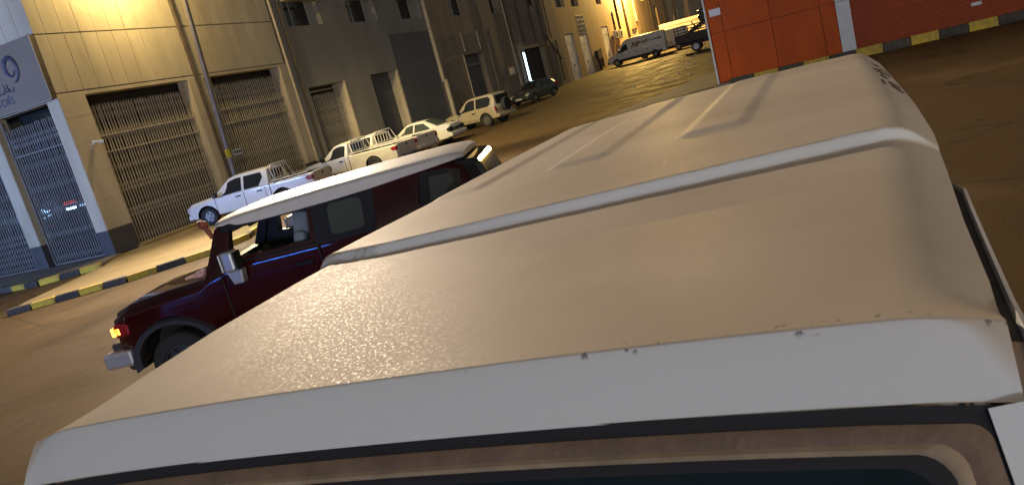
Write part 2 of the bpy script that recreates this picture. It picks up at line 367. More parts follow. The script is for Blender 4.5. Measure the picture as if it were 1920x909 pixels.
# step under the gates
# pavement strip of the orange building, left of it
slab('corner_pavement', [(-8.3, 26.2), (-4.05, 28.2), (-3.95, 30.3), (-3.95, 44), (-5.2, 40)], -.2, .1, 'pavement')
slab('kiosk_pavement', [(-3.95, 30.2), (14, 30.2), (14, 30.75), (-3.95, 30.75)], -.2, .17, 'pavement')
kerb('kiosk_kerb', [(-3.44, 30.1), (14.41, 30.1)], .85, 1, .2, .29)

# ------------------------------------------------------------------ the long building row
XW = -22.66
def wall_cells(q, y0, y1, z0, z1, holes, x0, x1, m=0):
    Y = sorted({y0, y1, *[h[0] for h in holes], *[h[1] for h in holes]}); Z = sorted({z0, z1, *[h[2] for h in holes], *[h[3] for h in holes]})
    Y = [y for y in Y if y0 <= y <= y1]; Z = [z for z in Z if z0 <= z <= z1]
    for a, b in zip(Y[:-1], Y[1:]):
        run = None
        for c, d in zip(Z[:-1], Z[1:]):
            inside = any(h[0] <= (a+b)/2 <= h[1] and h[2] <= (c+d)/2 <= h[3] for h in holes)
            if inside:
                if run: q.box(x0, x1, a, b, run[0], run[1], m); run = None
            else: run = (run[0], d) if run else (c, d)
        if run: q.box(x0, x1, a, b, run[0], run[1], m)

def lattice_gate(parent, y0, y1, z0, z1, x, nb, bands, rails, axis='y', shut='shutter', depth=.45, gm='gate_metal'):
    """collapsible steel gate: upright bars, scissor strips in bands, rails; axis = direction the gate runs along"""
    def B(q, a0, a1, n0, n1, c0, c1, m=0):
        if axis == 'y': q.box(x+n0, x+n1, a0, a1, c0, c1, m)
        else: q.box(a0, a1, x-n1, x-n0, c0, c1, m)
    w = y1-y0
    q = MB(); B(q, y0-.3, y1+.3, -depth-.06, -depth, z0-.05, z1+.1)
    back = q.build('roller_shutter', shut, parent)
    gt = MB()
    for c in rails: B(gt, y0, y1, .012, .05, c-.024, c+.024)
    B(gt, y0, y0+.06, -.02, .05, z0, z1-.02); B(gt, y1-.06, y1, -.02, .05, z0, z1-.02)
    gate = gt.build('folding_gate', gm, parent)
    bw = .02
    q = MB(); B(q, -bw, bw, -.012, .012, z0+.03, z1-.25)
    me = q.mesh('gate_bar', gm)
    for i in range(nb):
        a = y0+.08+(w-.16)*(i+.5)/nb
        o = part('gate_bar', me, gate, (0, a, 0) if axis == 'y' else (a, 0, 0))
        o.scale.z = random.uniform(.985, 1.0)
        j = random.gauss(0, .0022)
        o.rotation_euler = (j, 0, 0) if axis == 'y' else (0, j, 0)
    q = MB(); st = (w-.16)/nb
    for (c0, c1) in bands:
        nrow = max(1, round((c1-c0)/.22)); hz = (c1-c0)/nrow
        for r in range(nrow):
            for i in range(nb-1):
                a = y0+.08+st*(i+.5)
                for sgn in (0, 1):
                    p = (a, c0+r*hz+(hz if sgn else 0)); e = (a+st, c0+r*hz+(0 if sgn else hz)); t = .012
                    off = .014+.006*sgn
                    def V(aa, cc, nn): return (x+nn, aa, cc) if axis == 'y' else (aa, x-nn, cc)
                    q.add([V(p[0], p[1]-t, off), V(e[0], e[1]-t, off), V(e[0], e[1]+t, off), V(p[0], p[1]+t, off)], [(0, 1, 2, 3)])
    o = q.build('scissor_strips', gm, gate); o['kind'] = 'stuff'
    return gate

# --- beige corner warehouse
GA = (19.85, 24.62, 0, 5.44); GB = (25.5, 30.4, 0, 5.46)
bld = thing('corner_warehouse', 'beige warehouse on the street corner with tall folding gates and plank cladding above', 'building', (XW, 18.8, 0))
def at_bld(o): o.location = (-XW, -18.8, 0); return o
q = MB()
wall_cells(q, 18.8, 31.05, .95, 5.56, [GA, GB], XW-.55, XW)
q.box(XW-.55, XW-.06, 18.8, 31.05, 5.56, 12.5, 1)
q.box(XW-8, XW-.56, 19.8, 31.0, 5.6, 12.4, 1)
B1 = (-26.0, -23.0, 0, 5.4); B2 = (-30.0, -26.6, 0, 5.4)
# side-street face (runs along x at y = 18.8)
def wall_cells_x(q, x0, x1, z0, z1, holes, y0, y1, m=0):
    t = MB(); wall_cells(t, x0, x1, z0, z1, holes, 0, 1, m)
    q.add([(v[1], y0+(y1-y0)*v[0], v[2]) for v in t.v], t.f, m)
wall_cells_x(q, -31.5, XW-.551, .95, 5.56, [B1, B2], 18.8, 19.3)
q.box(-31.5, XW-.551, 18.86, 19.4, 5.56, 12.5, 1)
at_bld(q.build('wall', ['beige', 'beige_back'], bld))
q = MB(); wall_cells(q, 18.79, 31.05, 0, .95, [GA, GB], XW-.55, XW+.012)
wall_cells_x(q, -31.5, XW-.551, 0, .95, [B1, B2], 18.788, 19.3)
pl_src = q
for i in range(0, len(pl_src.v), 8):
    q = MB(); q.add(pl_src.v[i:i+8], [tuple(k-i for k in f) for f in pl_src.f[i//8*6:i//8*6+6]]); at_bld(q.build('plinth', 'plinth', bld))
# wall blocks of the piers: shallow joints as recessed dark strips are real grooves between raised blocks
def blocks(a0, a1, face, axis, zs):
    for z0, z1 in zip(zs[:-1], zs[1:]):
        q = MB()
        if axis == 'y': q.box(XW-.01, XW+.018, a0+.003, a1-.003, z0+.007, z1-.007)
        else: q.box(a0+.003, a1-.003, 18.8-.018, 18.8+.01, z0+.007, z1-.007)
        at_bld(q.build('wall_block', 'beige', bld, bevel=.004))
ZB = [.96, 1.95, 2.9, 3.85, 4.75, 5.5]
blocks(18.8, 19.84, 0, 'y', ZB); blocks(24.63, 25.49, 0, 'y', ZB); blocks(30.41, 31.05, 0, 'y', ZB)
blocks(-22.99, XW+.01, 0, 'x', ZB); blocks(-26.59, -26.01, 0, 'x', ZB); blocks(-31.5, -30.01, 0, 'x', ZB)
# plank cladding
rows = [(5.6, 7.46), (7.5, 9.4), (9.44, 11.4)]
yb = [18.8, 19.24]+[19.24+.645*i for i in range(1, 19)]
for z0, z1 in rows:
    for a, b in zip(yb[:-1], yb[1:]):
        if a > 30.9: break
        q = MB(); q.box(XW-.03, XW+.005+random.uniform(-.004, .004), a+.008, min(b, 31.05)-.008, z0, z1)
        at_bld(q.build('wall_panel', 'beige', bld))
    x = XW
    for i in range(14):
        q = MB(); q.box(x-.645+.008, x-.008 if i else x, 18.795+random.uniform(-.004, .004), 18.83, z0, z1)
        at_bld(q.build('wall_panel', 'beige', bld)); x -= .645
RB = XW-.28
gA = lattice_gate(bld, GA[0], GA[1], .12, 5.35, RB, 36, [(.25, .5), (1.1, 1.45), (2.0, 2.35), (2.75, 3.0), (3.85, 4.2), (4.55, 5.1)], [3.45, 4.02, .15])
gB = lattice_gate(bld, GB[0], GB[1], .12, 5.37, RB, 36, [(.3, .5), (1.1, 1.4), (1.9, 2.2), (2.6, 2.85), (3.95, 4.2), (4.5, 5.15)], [3.5, 4.1, .15])
g1 = lattice_gate(bld, B1[0], B1[1], .12, 5.3, 19.08, 24, [(.25, .5), (1.05, 1.35), (1.9, 2.2), (2.7, 3.0), (3.5, 3.8), (4.3, 4.7)], [4.05, .15], 'x', 'glass', .7, 'gate_dark')
g2 = lattice_gate(bld, B2[0], B2[1], .12, 5.3, 19.08, 24, [(.2, 1.5), (1.9, 2.2), (2.7, 3.0), (4.3, 4.7)], [4.05, .15], 'x', 'glass', .7, 'gate_dark')
for r in list(bld.children):
    if r.name.startswith(('folding_gate', 'roller_shutter')): at_bld(r)
q = MB(); q.box(XW-.5, XW+.25, 19.7, 24.7, -.1, .145); q.box(XW-.5, XW+.25, 25.4, 30.5, -.1, .145)
at_bld(q.build('threshold', 'concrete', bld))
q = MB()
for a in (31.0,): q.tube([(XW+.07, a, .9), (XW+.07, a, 11.5)], .055)
at_bld(q.build('drainpipe', 'pipe_light', bld, 40))
q = MB(); q.tube([(XW+.06, 25.12, .3), (XW+.06, 25.0, 11.5)], .075)  # dark tube standing in for the pole's soft shadow on the wall
at_bld(q.build('drainpipe', 'pipe_dark', bld, 40))

# street light in front of the gates
PX, PY = -21.0, 23.75
sl = thing('street_light', 'tall grey steel light pole in front of the second folding gate', 'street light', (PX, PY, .1))
q = MB(); q.tube([(0, -.25, 0), (0, 0, 4), (0, .28, 8.2), (0, .3, 12.9)], [.12, .105, .085, .06], 12); q.tube([(0, -.25, 0), (0, -.25, .04)], .2, 12)
q.build('pole', 'pole', sl, 40)
q = MB(); q.tube([(0, .3, 12.85), (.05, .35, 13.2), (.3, .4, 13.3)], .04); q.build('arm', 'pole', sl, 40)
q = MB(); q.box(.1, .6, .25, .6, 13.25, 13.4); q.box(.1, .5, .3, .75, 10.1, 10.25); q.build('lamp_head', 'grey_plastic', sl, bevel=.02)
q = MB(); q.box(-.28, -.05, .2, .35, 9.75, 9.95); q.build('flood_lens', 'lens_lit', sl)

# the sign on the corner
sg = thing('shop_sign', 'grey shop sign with dark swirl emblem on the corner above the bluish gates', 'sign', (XW, 18.8, 5.45))
q = MB(); q.box(-3.2, -.0, -.2, -.03, .0, 2.02); q.build('sign_box', 'sign_grey', sg, bevel=.01)
q = MB(); q.box(.002, .012, -.199, -.03, .0, 2.02); q.build('sign_side', 'pipe_dark', sg)
q = MB(); q.box(-3.2, .02, -.23, -.2, -.03, 0); q.box(.0, .02, -.23, -.2, -.03, 2.05); q.box(-3.2, .02, -.23, -.2, 2.02, 2.05)
q.build('sign_edge', 'sign_edge', sg)
pts = []
for i in range(46):
    t = i/45; a = math.radians(-250+ 420*t); r = .40-.22*t
    pts.append((-1.3+(.9*r)*math.cos(a+PI*.9), -.212, 1.28+1.1*r*math.sin(a+PI*.9)))
q = MB(); q.tube(pts, [.028+.045*math.sin(PI*min(1, i/40)) for i in range(46)], 8); q.build('swirl_emblem', 'sign_ink', sg, 50)
# script line and the word below it
q = MB()
for x0, x1, z, h in ((-2.5, -1.95, .62, .1), (-1.9, -1.75, .62, .26), (-1.7, -1.5, .6, .12)):
    q.tube([(x0, -.21, z+h), (x0+.05, -.21, z), (x1, -.21, z), (x1, -.21, z+h)], .022, 6)
q.ball((-1.85, -.21, .5), .03); q.ball((-2.2, -.21, .8), .03)
q.build('script_lettering', 'sign_ink', sg)
text('word_lettering', 'MOTORS', .34, 'sign_ink', sg, (-2.35, -.205, .33), (PI/2, 0, 0))

# glowing pieces standing in for shop reflections in the glass behind the bluish gates
t = thing('reflection_glow', 'glowing pieces imitating a reflected shop sign with red row over blue white row behind the bluish folding gate', 'imitated reflection', (-24.75, 19.5, 1.9))
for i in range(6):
    q = MB(); q.box(-.26+i*.09, -.19+i*.09, -.02, .02, .0, .07); q.build('blue_reflection', 'reflection_blue', t)
q = MB(); q.box(-.3, .3, -.01, .01, .2, .215); q.box(-.3, .26, -.01, .01, .27, .28); q.build('red_reflection_row', 'reflection_red', t)
t = thing('reflection_glow_patch', 'patch of small blue glowing pieces imitating reflections behind the lattice at the far left edge', 'imitated reflection', (-27.1, 19.5, 1.9))
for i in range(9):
    q = MB(); a = random.uniform(-.5, .5); b = random.uniform(-.12, .25); q.box(a, a+random.uniform(.06, .2), -.02, .02, b, b+.05); q.build('blue_glint', 'reflection_blue', t)
q = MB(); q.box(.25, .33, -.02, .02, -.42, -.36); q.build('red_glint', 'reflection_red', t)

# security camera, sticker, notice
t = thing('security_camera', 'pale security camera on the corner pier beside the first folding gate', 'security camera', (XW+.02, 19.35, 3.75))
q = MB(); q.box(0, .08, -.06, .06, -.15, .02); q.tube([(.04, 0, 0), (.25, 0, .08)], .025); q.build('bracket', 'pipe_light', t, 40)
q = MB(); q.tube([(.1, .0, .1), (.34, .25, .05)], .055, 10); q.build('camera_body', 'white_old', t, 40)
t = thing('yellow_tag', 'yellow tag stuck on the light pole in front of the second gate', 'tag', (-20.86, 23.45, 2.35))
q = MB(); q.box(-.01, .012, -.11, .11, -.16, .16); q.build('tag_plate', 'yellow_plastic', t)
t = thing('gate_notice', 'small pale blue notice on the second folding gate beside the light pole', 'notice', (RB+.06, 26.0, 2.3))
q = MB(); q.box(0, .012, -.0, .55, -.12, .12); q.build('board', 'notice', t)
for i in range(5):
    q = MB(); q.box(.012, .016, .05+i*.1, .12+i*.1, -.06, .07); q.build('letter', 'sign_ink', t)
t = thing('pier_notice', 'tiny white paper stuck on the beige pier between the two folding gates', 'notice', (XW+.02, 25.15, 1.75))
q = MB(); q.box(0, .008, 0, .13, 0, .13); q.build('paper', 'white_paint', t)

# --- generic upper window
def window(parent, y0, y1, z0, z1, back=.72):
    w = MB(); x = XW-back
    w.box(x-.03, x+.03, y0, y0+.07, z0, z1); w.box(x-.03, x+.03, y1-.07, y1, z0, z1); w.box(x-.03, x+.03, y0+.07, y1-.07, z0, z0+.07); w.box(x-.03, x+.03, y0+.07, y1-.07, z1-.07, z1)
    w.box(x-.025, x+.025, (y0+y1)/2-.03, (y0+y1)/2+.03, z0+.07, z1-.07)
    o = w.build('window', 'gate_metal', parent)
    p = MB(); p.box(x-.012, x-.004, y0+.07, y1-.07, z0+.07, z1-.07); p.build('pane', 'glass', o)
    return o
# --- grey warehouse
gb = thing('grey_warehouse', 'dim grey warehouse wall with deep windows above two closed shutters', 'building', (0, 0, 0))
holes = [(32.1, 35.2, 0, 4.3), (37.9, 40.85, 0, 4.36)]
wins = [(32.05, 34.9, 7.2, 9.3), (37.5, 40.4, 7.2, 9.3), (43.1, 45.9, 7.2, 9.3)]
q = MB(); wall_cells(q, 31.06, 46.5, 0, 12.5, holes+wins, XW-.8, XW); q.box(XW-6, XW-.801, 31.06, 46.5, 0, 12.4)
q.build('wall', 'grey_wall', gb)
for h in wins:
    window(gb, *h)
    q = MB(); q.box(XW, XW+.35, h[0]-.1, h[1]+.1, 8.35, 8.43); q.build('awning', 'pipe_light', gb)
lattice_gate(gb, 32.1, 35.2, .1, 4.2, XW-.45, 22, [(3.7, 3.9)], [.2, 4.1], depth=.3)
q = MB()
for i in range(36): q.box(XW-.6, XW-.57+.02*(i % 2), 37.9, 40.85, .1+i*.118, .1+(i+1)*.118-.006)
o = q.build('roller_shutter', 'shutter_grey', gb)
zz = [0.05, 1.25, 2.55, 3.85, 5.15, 6.4]
for z0, z1 in zip(zz[:-1], zz[1:]):
    q = MB(); q.box(XW-.01, XW+.02, 41.0, 46.05, z0+.012, z1-.012); q.build('wall_panel', 'shutter_grey', gb, bevel=.005)
q = MB(); q.tube([(XW+.09, 46.3, 3.1), (XW+.09, 46.3, 12)], .12, 10); q.tube([(XW+.16, 46.42, .2), (XW+.16, 46.42, 3.2)], .15, 10); q.build('drainpipe', 'pipe_light', gb, 40)
q = MB(); q.tube([(XW+.06, 31.62, .2), (XW+.06, 31.62, 12)], .06); q.build('drainpipe', 'pipe_dark', gb, 40)
q = MB(); q.box(XW-.02, XW+.03, 35.2, 35.32, .1, 4.35); q.build('door_frame', 'pipe_light', gb)
q = MB(); q.box(XW-.02, XW+.022, 40.85, 40.99, 0, 4.4); q.build('door_frame', 'pipe_light', gb)
q = MB(); q.box(XW-.7, XW-.001, 40.83, 40.849, 0, 4.35); q.build('door_reveal', 'pipe_light', gb)
q = MB(); q.box(XW-.7, XW-.001, 35.18, 35.199, 0, 4.29); q.build('door_reveal', 'pipe_light', gb)
# --- brown warehouse
bb = thing('brown_warehouse', 'dark brown old warehouse wall covered with pipes behind the gold SUV', 'building', (0, 0, 0))
holes = [(50.4, 53.9, 0, 4.5), (62.6, 67.6, 0, 4.1)]
wins = [(50.3, 53.0, 7.2, 9.2), (57.0, 59.6, 7.2, 9.2), (66.0, 69, 7.6, 9.4)]
q = MB(); wall_cells(q, 46.51, 73.0, 0, 12.5, holes+wins, XW-.7, XW); q.box(XW-6, XW-.701, 46.51, 73, 0, 12.4); q.build('wall', 'brown_wall', bb)
for h in wins: window(bb, *h, back=.5)
for (y0, y1, z1) in ((50.4, 53.9, 4.5), (62.6, 67.6, 4.1)):
    q = MB()
    for i in range(34): q.box(XW-.45, XW-.42+.02*(i % 2), y0, y1, g(y0)+i*z1/34, g(y0)+(i+1)*z1/34-.006)
    q.build('roller_shutter', 'shutter_grey' if y0 < 60 else 'shutter', bb)
q = MB(); q.box(XW-.44, XW-.3, 50.4, 53.9, 3.7, 3.85); q.build('lintel', 'brown_wall', bb)
q = MB(); q.box(XW, XW+.1, 62.2, 68, 4.1, 4.35); q.build('lintel', 'brown_wall', bb)
for ys_, z0, z1, r, m_ in (((50.35,), .3, 4.5, .045, 'pipe_light'), ((50.82,), 4.6, 6, .04, 'pipe_light'), ((53.6,), 4.6, 6, .04, 'pipe_light'), ((59.9,), 1.2, 12, .05, 'pipe_light'),
                           ((60.4,), 4.5, 12, .07, 'pipe_dark'), ((63.0,), 4.6, 12, .09, 'pipe_dark'), ((65.9,), 4.4, 12, .07, 'pipe_dark'), ((68.3,), .2, 12, .09, 'pipe_dark'), ((70.15,), 4.4, 12, .06, 'pipe_dark'), ((71.17,), .4, 4.4, .07, 'pipe_dark'),
                           ((55.9,), .4, 6, .05, 'pipe_dark'), ((48.2,), .6, 2.2, .08, 'pipe_dark')):
    for y in ys_:
        q = MB(); q.tube([(XW+r+.02, y, z0+g(y)), (XW+r+.02, y, z1)], r); q.build('pipe', m_, bb, 40)
q = MB(); q.tube([(XW+.1, 68.3, 5.1), (XW+.25, 71.2, 2.6)], .07); q.build('pipe', 'pipe_dark', bb, 40)
q = MB(); q.box(XW, XW+.06, 55.2, 57.4, 0, 12); q.box(XW, XW+.06, 61, 61.4, 0, 7); q.build('pilaster', 'brown_wall', bb)
t = thing('tube_light', 'glowing blue white tube light upright on the dark brown wall', 'light', (XW+.1, 61.82, 1.55))
q = MB(); q.box(-.03, .02, -.16, .16, -.05, 2.36); q.build('backplate', 'grey_plastic', t)
q = MB(); q.tube([(.06, 0, 0), (.06, 0, 2.3)], .085, 10); q.build('tube', 'tube_blue', t, 40)
t = thing('meter_box', 'small pale meter box on the dark brown wall left of the tube light', 'meter box', (XW, 58.1, 2.35))
q = MB(); q.box(0, .22, 0, .75, 0, .6); q.build('box', 'pipe_light', t, bevel=.02)
q = MB(); q.box(.22, .235, .08, .67, .06, .54); q.build('lid', 'white_old', t)
# --- ochre building further on
ob = thing('ochre_building', 'ochre yellow lit building with pale metal doors far down the street', 'building', (0, 0, 0))
holes = [(74.5, 77.4, 0, 4.75), (79.45, 82.6, 0, 4.45), (88.75, 91.7, 0, 4.9), (79.6, 82.6, 4.5, 6.4), (104.0, 107.5, .5, 4.0)]
wins = [(74, 76.9, 7.3, 9.2), (79.2, 81.9, 7.3, 9.2), (89.1, 91.4, 7.4, 9.2), (103, 105.4, 7.6, 9.2), (113, 115.5, 7.5, 9.2), (121.5, 124, 3.9, 6.6)]
q = MB(); wall_cells(q, 73.01, 133, 0, 12.5, holes+wins, XW-.7, XW); q.box(XW-6, XW-.701, 73.01, 133, 0, 12.4); q.build('wall', 'ochre_wall', ob)
for h in wins: window(ob, *h, back=.35)
for y0, y1, z1 in ((74.5, 77.4, 4.7), (79.45, 82.6, 4.4), (88.75, 91.7, 4.85)):
    d = MB(); ym = (y0+y1)/2; d.box(XW-.12, XW-.08, y0+.02, ym-.01, g(y0), z1-.9); d.box(XW-.12, XW-.08, ym+.01, y1-.02, g(y0), z1-.9); d.box(XW-.12, XW-.06, y0, y1, z1-.88, z1)
    for k in range(5): d.box(XW-.08, XW-.065, y0+.1, ym-.1, .6+k*.75, .65+k*.75); d.box(XW-.08, XW-.065, ym+.1, y1-.1, .6+k*.75, .65+k*.75)
    o = d.build('metal_door', 'white_door', ob)
    h = MB(); h.box(XW-.08, XW-.02, ym-.12, ym-.06, 1.5, 1.8); h.build('handle', 'dark', o)
d = MB(); d.box(XW-.2, XW-.15, 79.6, 82.6, 4.5, 6.4, 1)
for k in range(7): d.box(XW-.02, XW+.02, 79.62+k*.49, 79.68+k*.49, 4.52, 6.38)
for k in range(5): d.box(XW-.018, XW+.022, 79.62, 82.58, 4.55+k*.45, 4.6+k*.45)
d.build('window_grille', ['zinc', 'rubber_tan'], ob)
for y, z0, z1, r, m_ in ((97.6, 3.6, 12, .1, 'pipe_dark'), (101.4, .4, 12, .16, 'pipe_dark'), (107.6, 4.9, 12, .12, 'pipe_light'), (110.2, .5, 12, .07, 'pipe_dark'), (118.5, .5, 12, .1, 'pipe_dark'), (128, .5, 12, .15, 'pipe_dark'), (95.2, 3.5, 6.4, .07, 'pipe_dark'), (84.6, .4, 2.2, .12, 'rust'), (86, .6, 2.6, .1, 'rust')):
    q = MB(); q.tube([(XW+r, y, z0), (XW+r, y, z1)], r); q.build('pipe', m_, ob, 40)
q = MB(); q.box(XW, XW+.3, 83.9, 85.6, 1.6, 2.5); q.build('electric_cabinet', 'rust', ob)
q = MB(); q.box(XW-.3, XW-.2, 104, 107.5, .5, 4); q.build('roller_shutter', 'van_paint', ob)
def ac_unit(y, z, label):
    t = thing('air_conditioner', label, 'air conditioner', (XW, y, z), group='air conditioner units on the ochre wall')
    q = MB(); q.box(.12, .5, 0, 1.3, 0, .9); q.build('casing', 'white_old', t, bevel=.03)
    q = MB(); q.tube([(.5, .55, .45), (.515, .55, .45)], .36, 16); q.build('fan_grille', 'black_plastic', t)
    q = MB(); q.box(0, .5, .1, .16, -.06, 0); q.box(0, .5, 1.14, 1.2, -.06, 0); q.build('bracket', 'rust', t)
ac_unit(93.0, 3.25, 'left one of two air conditioners beside the third pale door')
ac_unit(95.3, 3.25, 'right one of two air conditioners beside the third pale door')
# --- pale building beyond, and the end of the street
pb = thing('pale_building', 'pale plastered building beyond the ochre one at the end of the row', 'building', (0, 0, 0))
wins = [(141, 143, 3.5, 6.0), (136, 138, 1.2, 5), (149, 151, 3.5, 6), (158, 160, 3.5, 6), (141, 143, 7.5, 9.5), (150, 152, 7.5, 9.5)]
q = MB(); wall_cells(q, 133.01, 172, 0, 12.5, wins, XW-.7, XW); q.box(XW-6, XW-.701, 133.01, 172, 0, 12.4); q.build('wall', 'beige', pb)
for h in wins: window(pb, *h, back=.35)
q = MB(); q.tube([(XW+.15, 139.5, .5), (XW+.15, 139.5, 12)], .15); q.build('pipe', 'pipe_dark', pb, 40)
q = MB(); q.tube([(XW+.3, 152, .5), (XW+.3, 152, 12)], .5); q.build('pilaster', 'brown_wall', pb, 40)
eb = thing('end_shop', 'distant shop front with yellow grey and red bands closing the street', 'shop', (-14, 190, g(190)))
q = MB(); q.box(-16, 30, 0, 8, 0, 14); q.build('wall', 'grey_wall', eb)
for z0, z1, m_ in ((4.3, 5.6, 'red_band'), (5.62, 7.8, 'sign_grey'), (7.82, 14, 'yellow_band')):
    q = MB(); q.box(-8, 20, -.2, -.01, z0, z1); q.build('fascia_band', m_, eb)

# ------------------------------------------------------------------ orange kiosk on the right
ok = thing('orange_kiosk', 'orange panelled building with a white post and brick wall behind the striped kerb', 'building', (-3.9, 30.5, .17))
def ok_at(q, name, m_, bevel=0):
    o = q.build(name, m_, ok, bevel=bevel); o.location = (3.9, -30.5, -.17); return o
q = MB(); q.box(-3.86, .42, 30.53, 38, .0, 4.6); q.box(.88, 14, 30.62, 38, 0, 4.6, 1); ok_at(q, 'wall', ['orange_back', 'brick_orange'])
xsn = [-3.87, -3.36, -1.71, -.08, .415]; zsn = [.19, 1.99, 3.6, 4.6]
for a, b in zip(xsn[:-1], xsn[1:]):
    for c, d in zip(zsn[:-1], zsn[1:]):
        q = MB(); q.box(a+.009, b-.009, 30.49+random.uniform(-.003, .003), 30.528, c+.009, d-.009); ok_at(q, 'cladding_panel', 'orange', .004)
q = MB(); q.box(-3.93, -3.872, 30.46, 30.6, .17, 4.6); ok_at(q, 'edge_trim', 'post_white')
q = MB(); q.box(.42, .875, 30.42, 31, .17, 1.98); ok_at(q, 'post', 'post_white', .01)
q = MB(); q.box(.42, .875, 30.42, 31, 1.99, 4.6); ok_at(q, 'post', 'post_white', .01)
q = MB(); q.box(-3.75, -3.35, 30.47, 30.487, 2.6, 2.85); ok_at(q, 'notice', 'notice')
q = MB(); q.box(4.45, 4.75, 30.6, 30.615, .75, .86); ok_at(q, 'pipe_outlet', 'post_white')
t = MB()
t.box(-3.3, -2.5, 29.7, 29.95, 0, .012); t.box(-5.0, -4.1, 30.3, 30.6, .1, .115)
o = t.build('drain_grate', 'dark'); tag(o, 'dark drain slots in the pavement before the orange building', 'drain')

# ------------------------------------------------------------------ vehicles
def interp(st, x):
    for a, b in zip(st[:-1], st[1:]):
        if a[0] >= x >= b[0]:
            t = 0 if a[0] == b[0] else (a[0]-x)/(a[0]-b[0]); return tuple(p+(q_-p)*t for p, q_ in zip(a, b))
    return st[0] if x > st[0][0] else st[-1]
def half(s):
    x, zb, w, zbelt, wb, zt, wt = s
    z5 = max(zt-.05, zbelt+.01)
    return [(0, zb), (.8*w, zb), (w*.985, zb+.07), (w, zb+.55*(zbelt-zb)), *[(w+(wb+.004-w)*f_, zb+.55*(zbelt-zb)+(zbelt-.05-zb-.55*(zbelt-zb))*f_) for f_ in (.82, .93)], (wb+.004, zbelt-.05), (wb, zbelt), (wt+.012, z5), (wt-.015, zt-.012 if zt-.012 > z5 else zt), (wt-.09, zt), (wt*.5, zt+.014), (0, zt+.02)]
def loft(st, name='body'):
    q = MB(); rings = []
    for s in st:
        h = half(s); ring = [(s[0], y, z) for y, z in h]+[(s[0], -y, z) for y, z in h[-2:0:-1]]; rings.append(ring)
    n = len(rings[0]); q.add([p for r in rings for p in r], [(i*n+k, (i+1)*n+k, (i+1)*n+(k+1) % n, i*n+(k+1) % n) for i in range(len(st)-1) for k in range(n)]+[tuple(range(n)), tuple(range((len(st)-1)*n, len(st)*n))[::-1]])
    return q
def side_pt(st, x, t, s, off):
    a = interp(st, x); h = half(a); p4, p5 = h[7], h[8]
    y = p4[0]+(p5[0]-p4[0])*t; z = p4[1]+(p5[1]-p4[1])*t
    return (x, s*(y+off), z)
def side_panel(st, poly, s, off=.008, thick=.02):
    """panel that follows the glasshouse side; outline of (x, t), t = 0 at the belt line, 1 at the roof edge"""
    n = len(poly); xa, xb = min(p[0] for p in poly), max(p[0] for p in poly)
    xs_ = sorted({round(x, 4) for x in [p[0] for p in poly]+[q_[0] for q_ in st]+[xa+(xb-xa)*k/8 for k in range(9)] if xa <= x <= xb})
    cols = []
    for x in xs_:
        ts = []
        for (x0, t0), (x1, t1) in zip(poly, poly[1:]+poly[:1]):
            if min(x0, x1)-1e-6 <= x <= max(x0, x1)+1e-6: ts += [t0, t1] if abs(x1-x0) < 1e-6 else [t0+(t1-t0)*(x-x0)/(x1-x0)]
        cols.append((x, min(ts), max(ts)))
    m = 4; q = MB(); k = len(cols)
    for o_ in (off, off-thick): q.v += [side_pt(st, x, lo+(hi-lo)*j/(m-1), s, o_) for x, lo, hi in cols for j in range(m)]
    fs = []
    for i in range(k-1):
        for j in range(m-1):
            c_ = (i*m+j, i*m+j+1, (i+1)*m+j+1, (i+1)*m+j); fs += [c_, tuple(k*m+v for v in c_[::-1])]
        for j in (0, m-1): fs.append((i*m+j, (i+1)*m+j, k*m+(i+1)*m+j, k*m+i*m+j))
    for i in (0, k-1):
        for j in range(m-1): fs.append((i*m+j, i*m+j+1, k*m+i*m+j+1, k*m+i*m+j))
    q.f = fs; q.m = [0]*len(fs); return q
def cross_panel(st, x0, x1, t0=.06, t1=.93, inset=.1, off=.01):
    """windscreen or rear window laid on the slope between two stations"""
    a, b = interp(st, x0), interp(st, x1); q = MB(); vs = []
    for t in (t0, t1):
        x = x0+(x1-x0)*t; z = a[5]+(b[5]-a[5])*t; w = (a[6]+(b[6]-a[6])*t)-inset
        for k in (-1, -.5, 0, .5, 1): vs.append((x, k*w, z+.02*(1-k*k)))
    d = Vector((x1-x0, 0, b[5]-a[5])).normalized(); nrm = Vector((-d.z, 0, d.x))
    if nrm.z < 0: nrm = -nrm
    top = [Vector(v)+nrm*(off+.016) for v in vs]; bot = [Vector(v)-nrm*.01 for v in vs]
    q.add(top+bot, [(i, i+1, i+6, i+5) for i in range(4)]+[(10+i, 15+i, 16+i, 11+i) for i in range(4)]+[(0, 10, 11, 1), (1, 11, 12, 2), (2, 12, 13, 3), (3, 13, 14, 4), (5, 6, 16, 15), (6, 7, 17, 16), (7, 8, 18, 17), (8, 9, 19, 18), (0, 5, 15, 10), (4, 14, 19, 9)]); return q
WHEELS = {}
def wheel_mesh(r, w, spokes=6):
    k = (r, w, spokes)
    if k not in WHEELS:
        t = MB(); ri = r*.62
        t.lathe_y([(-w/2, ri), (-w/2, r*.93), (-w/2+.03, r), (w/2-.03, r), (w/2, r*.93), (w/2, ri), (-w/2, ri)], 28)
        rm = MB(); rm.lathe_y([(-w/2+.03, ri*.99), (w/2-.015, ri*.995), (w/2-.01, ri*.9), (w/2-.06, ri*.86), (w/2-.07, .001)], 28)
        for i in range(spokes):
            mx = Matrix.Rotation(2*PI*i/spokes, 4, 'Y'); rm.box(r*.08, ri*.92, w/2-.07, w/2-.025, -.035, .035, 0, mx)
        rm.lathe_y([(w/2-.06, r*.16), (w/2-.01, r*.14), (w/2-.005, .001)], 14)
        WHEELS[k] = (t.mesh('tyre', 'tyre', 40), rm.mesh('rim', 'rim', 40))
    return WHEELS[k]
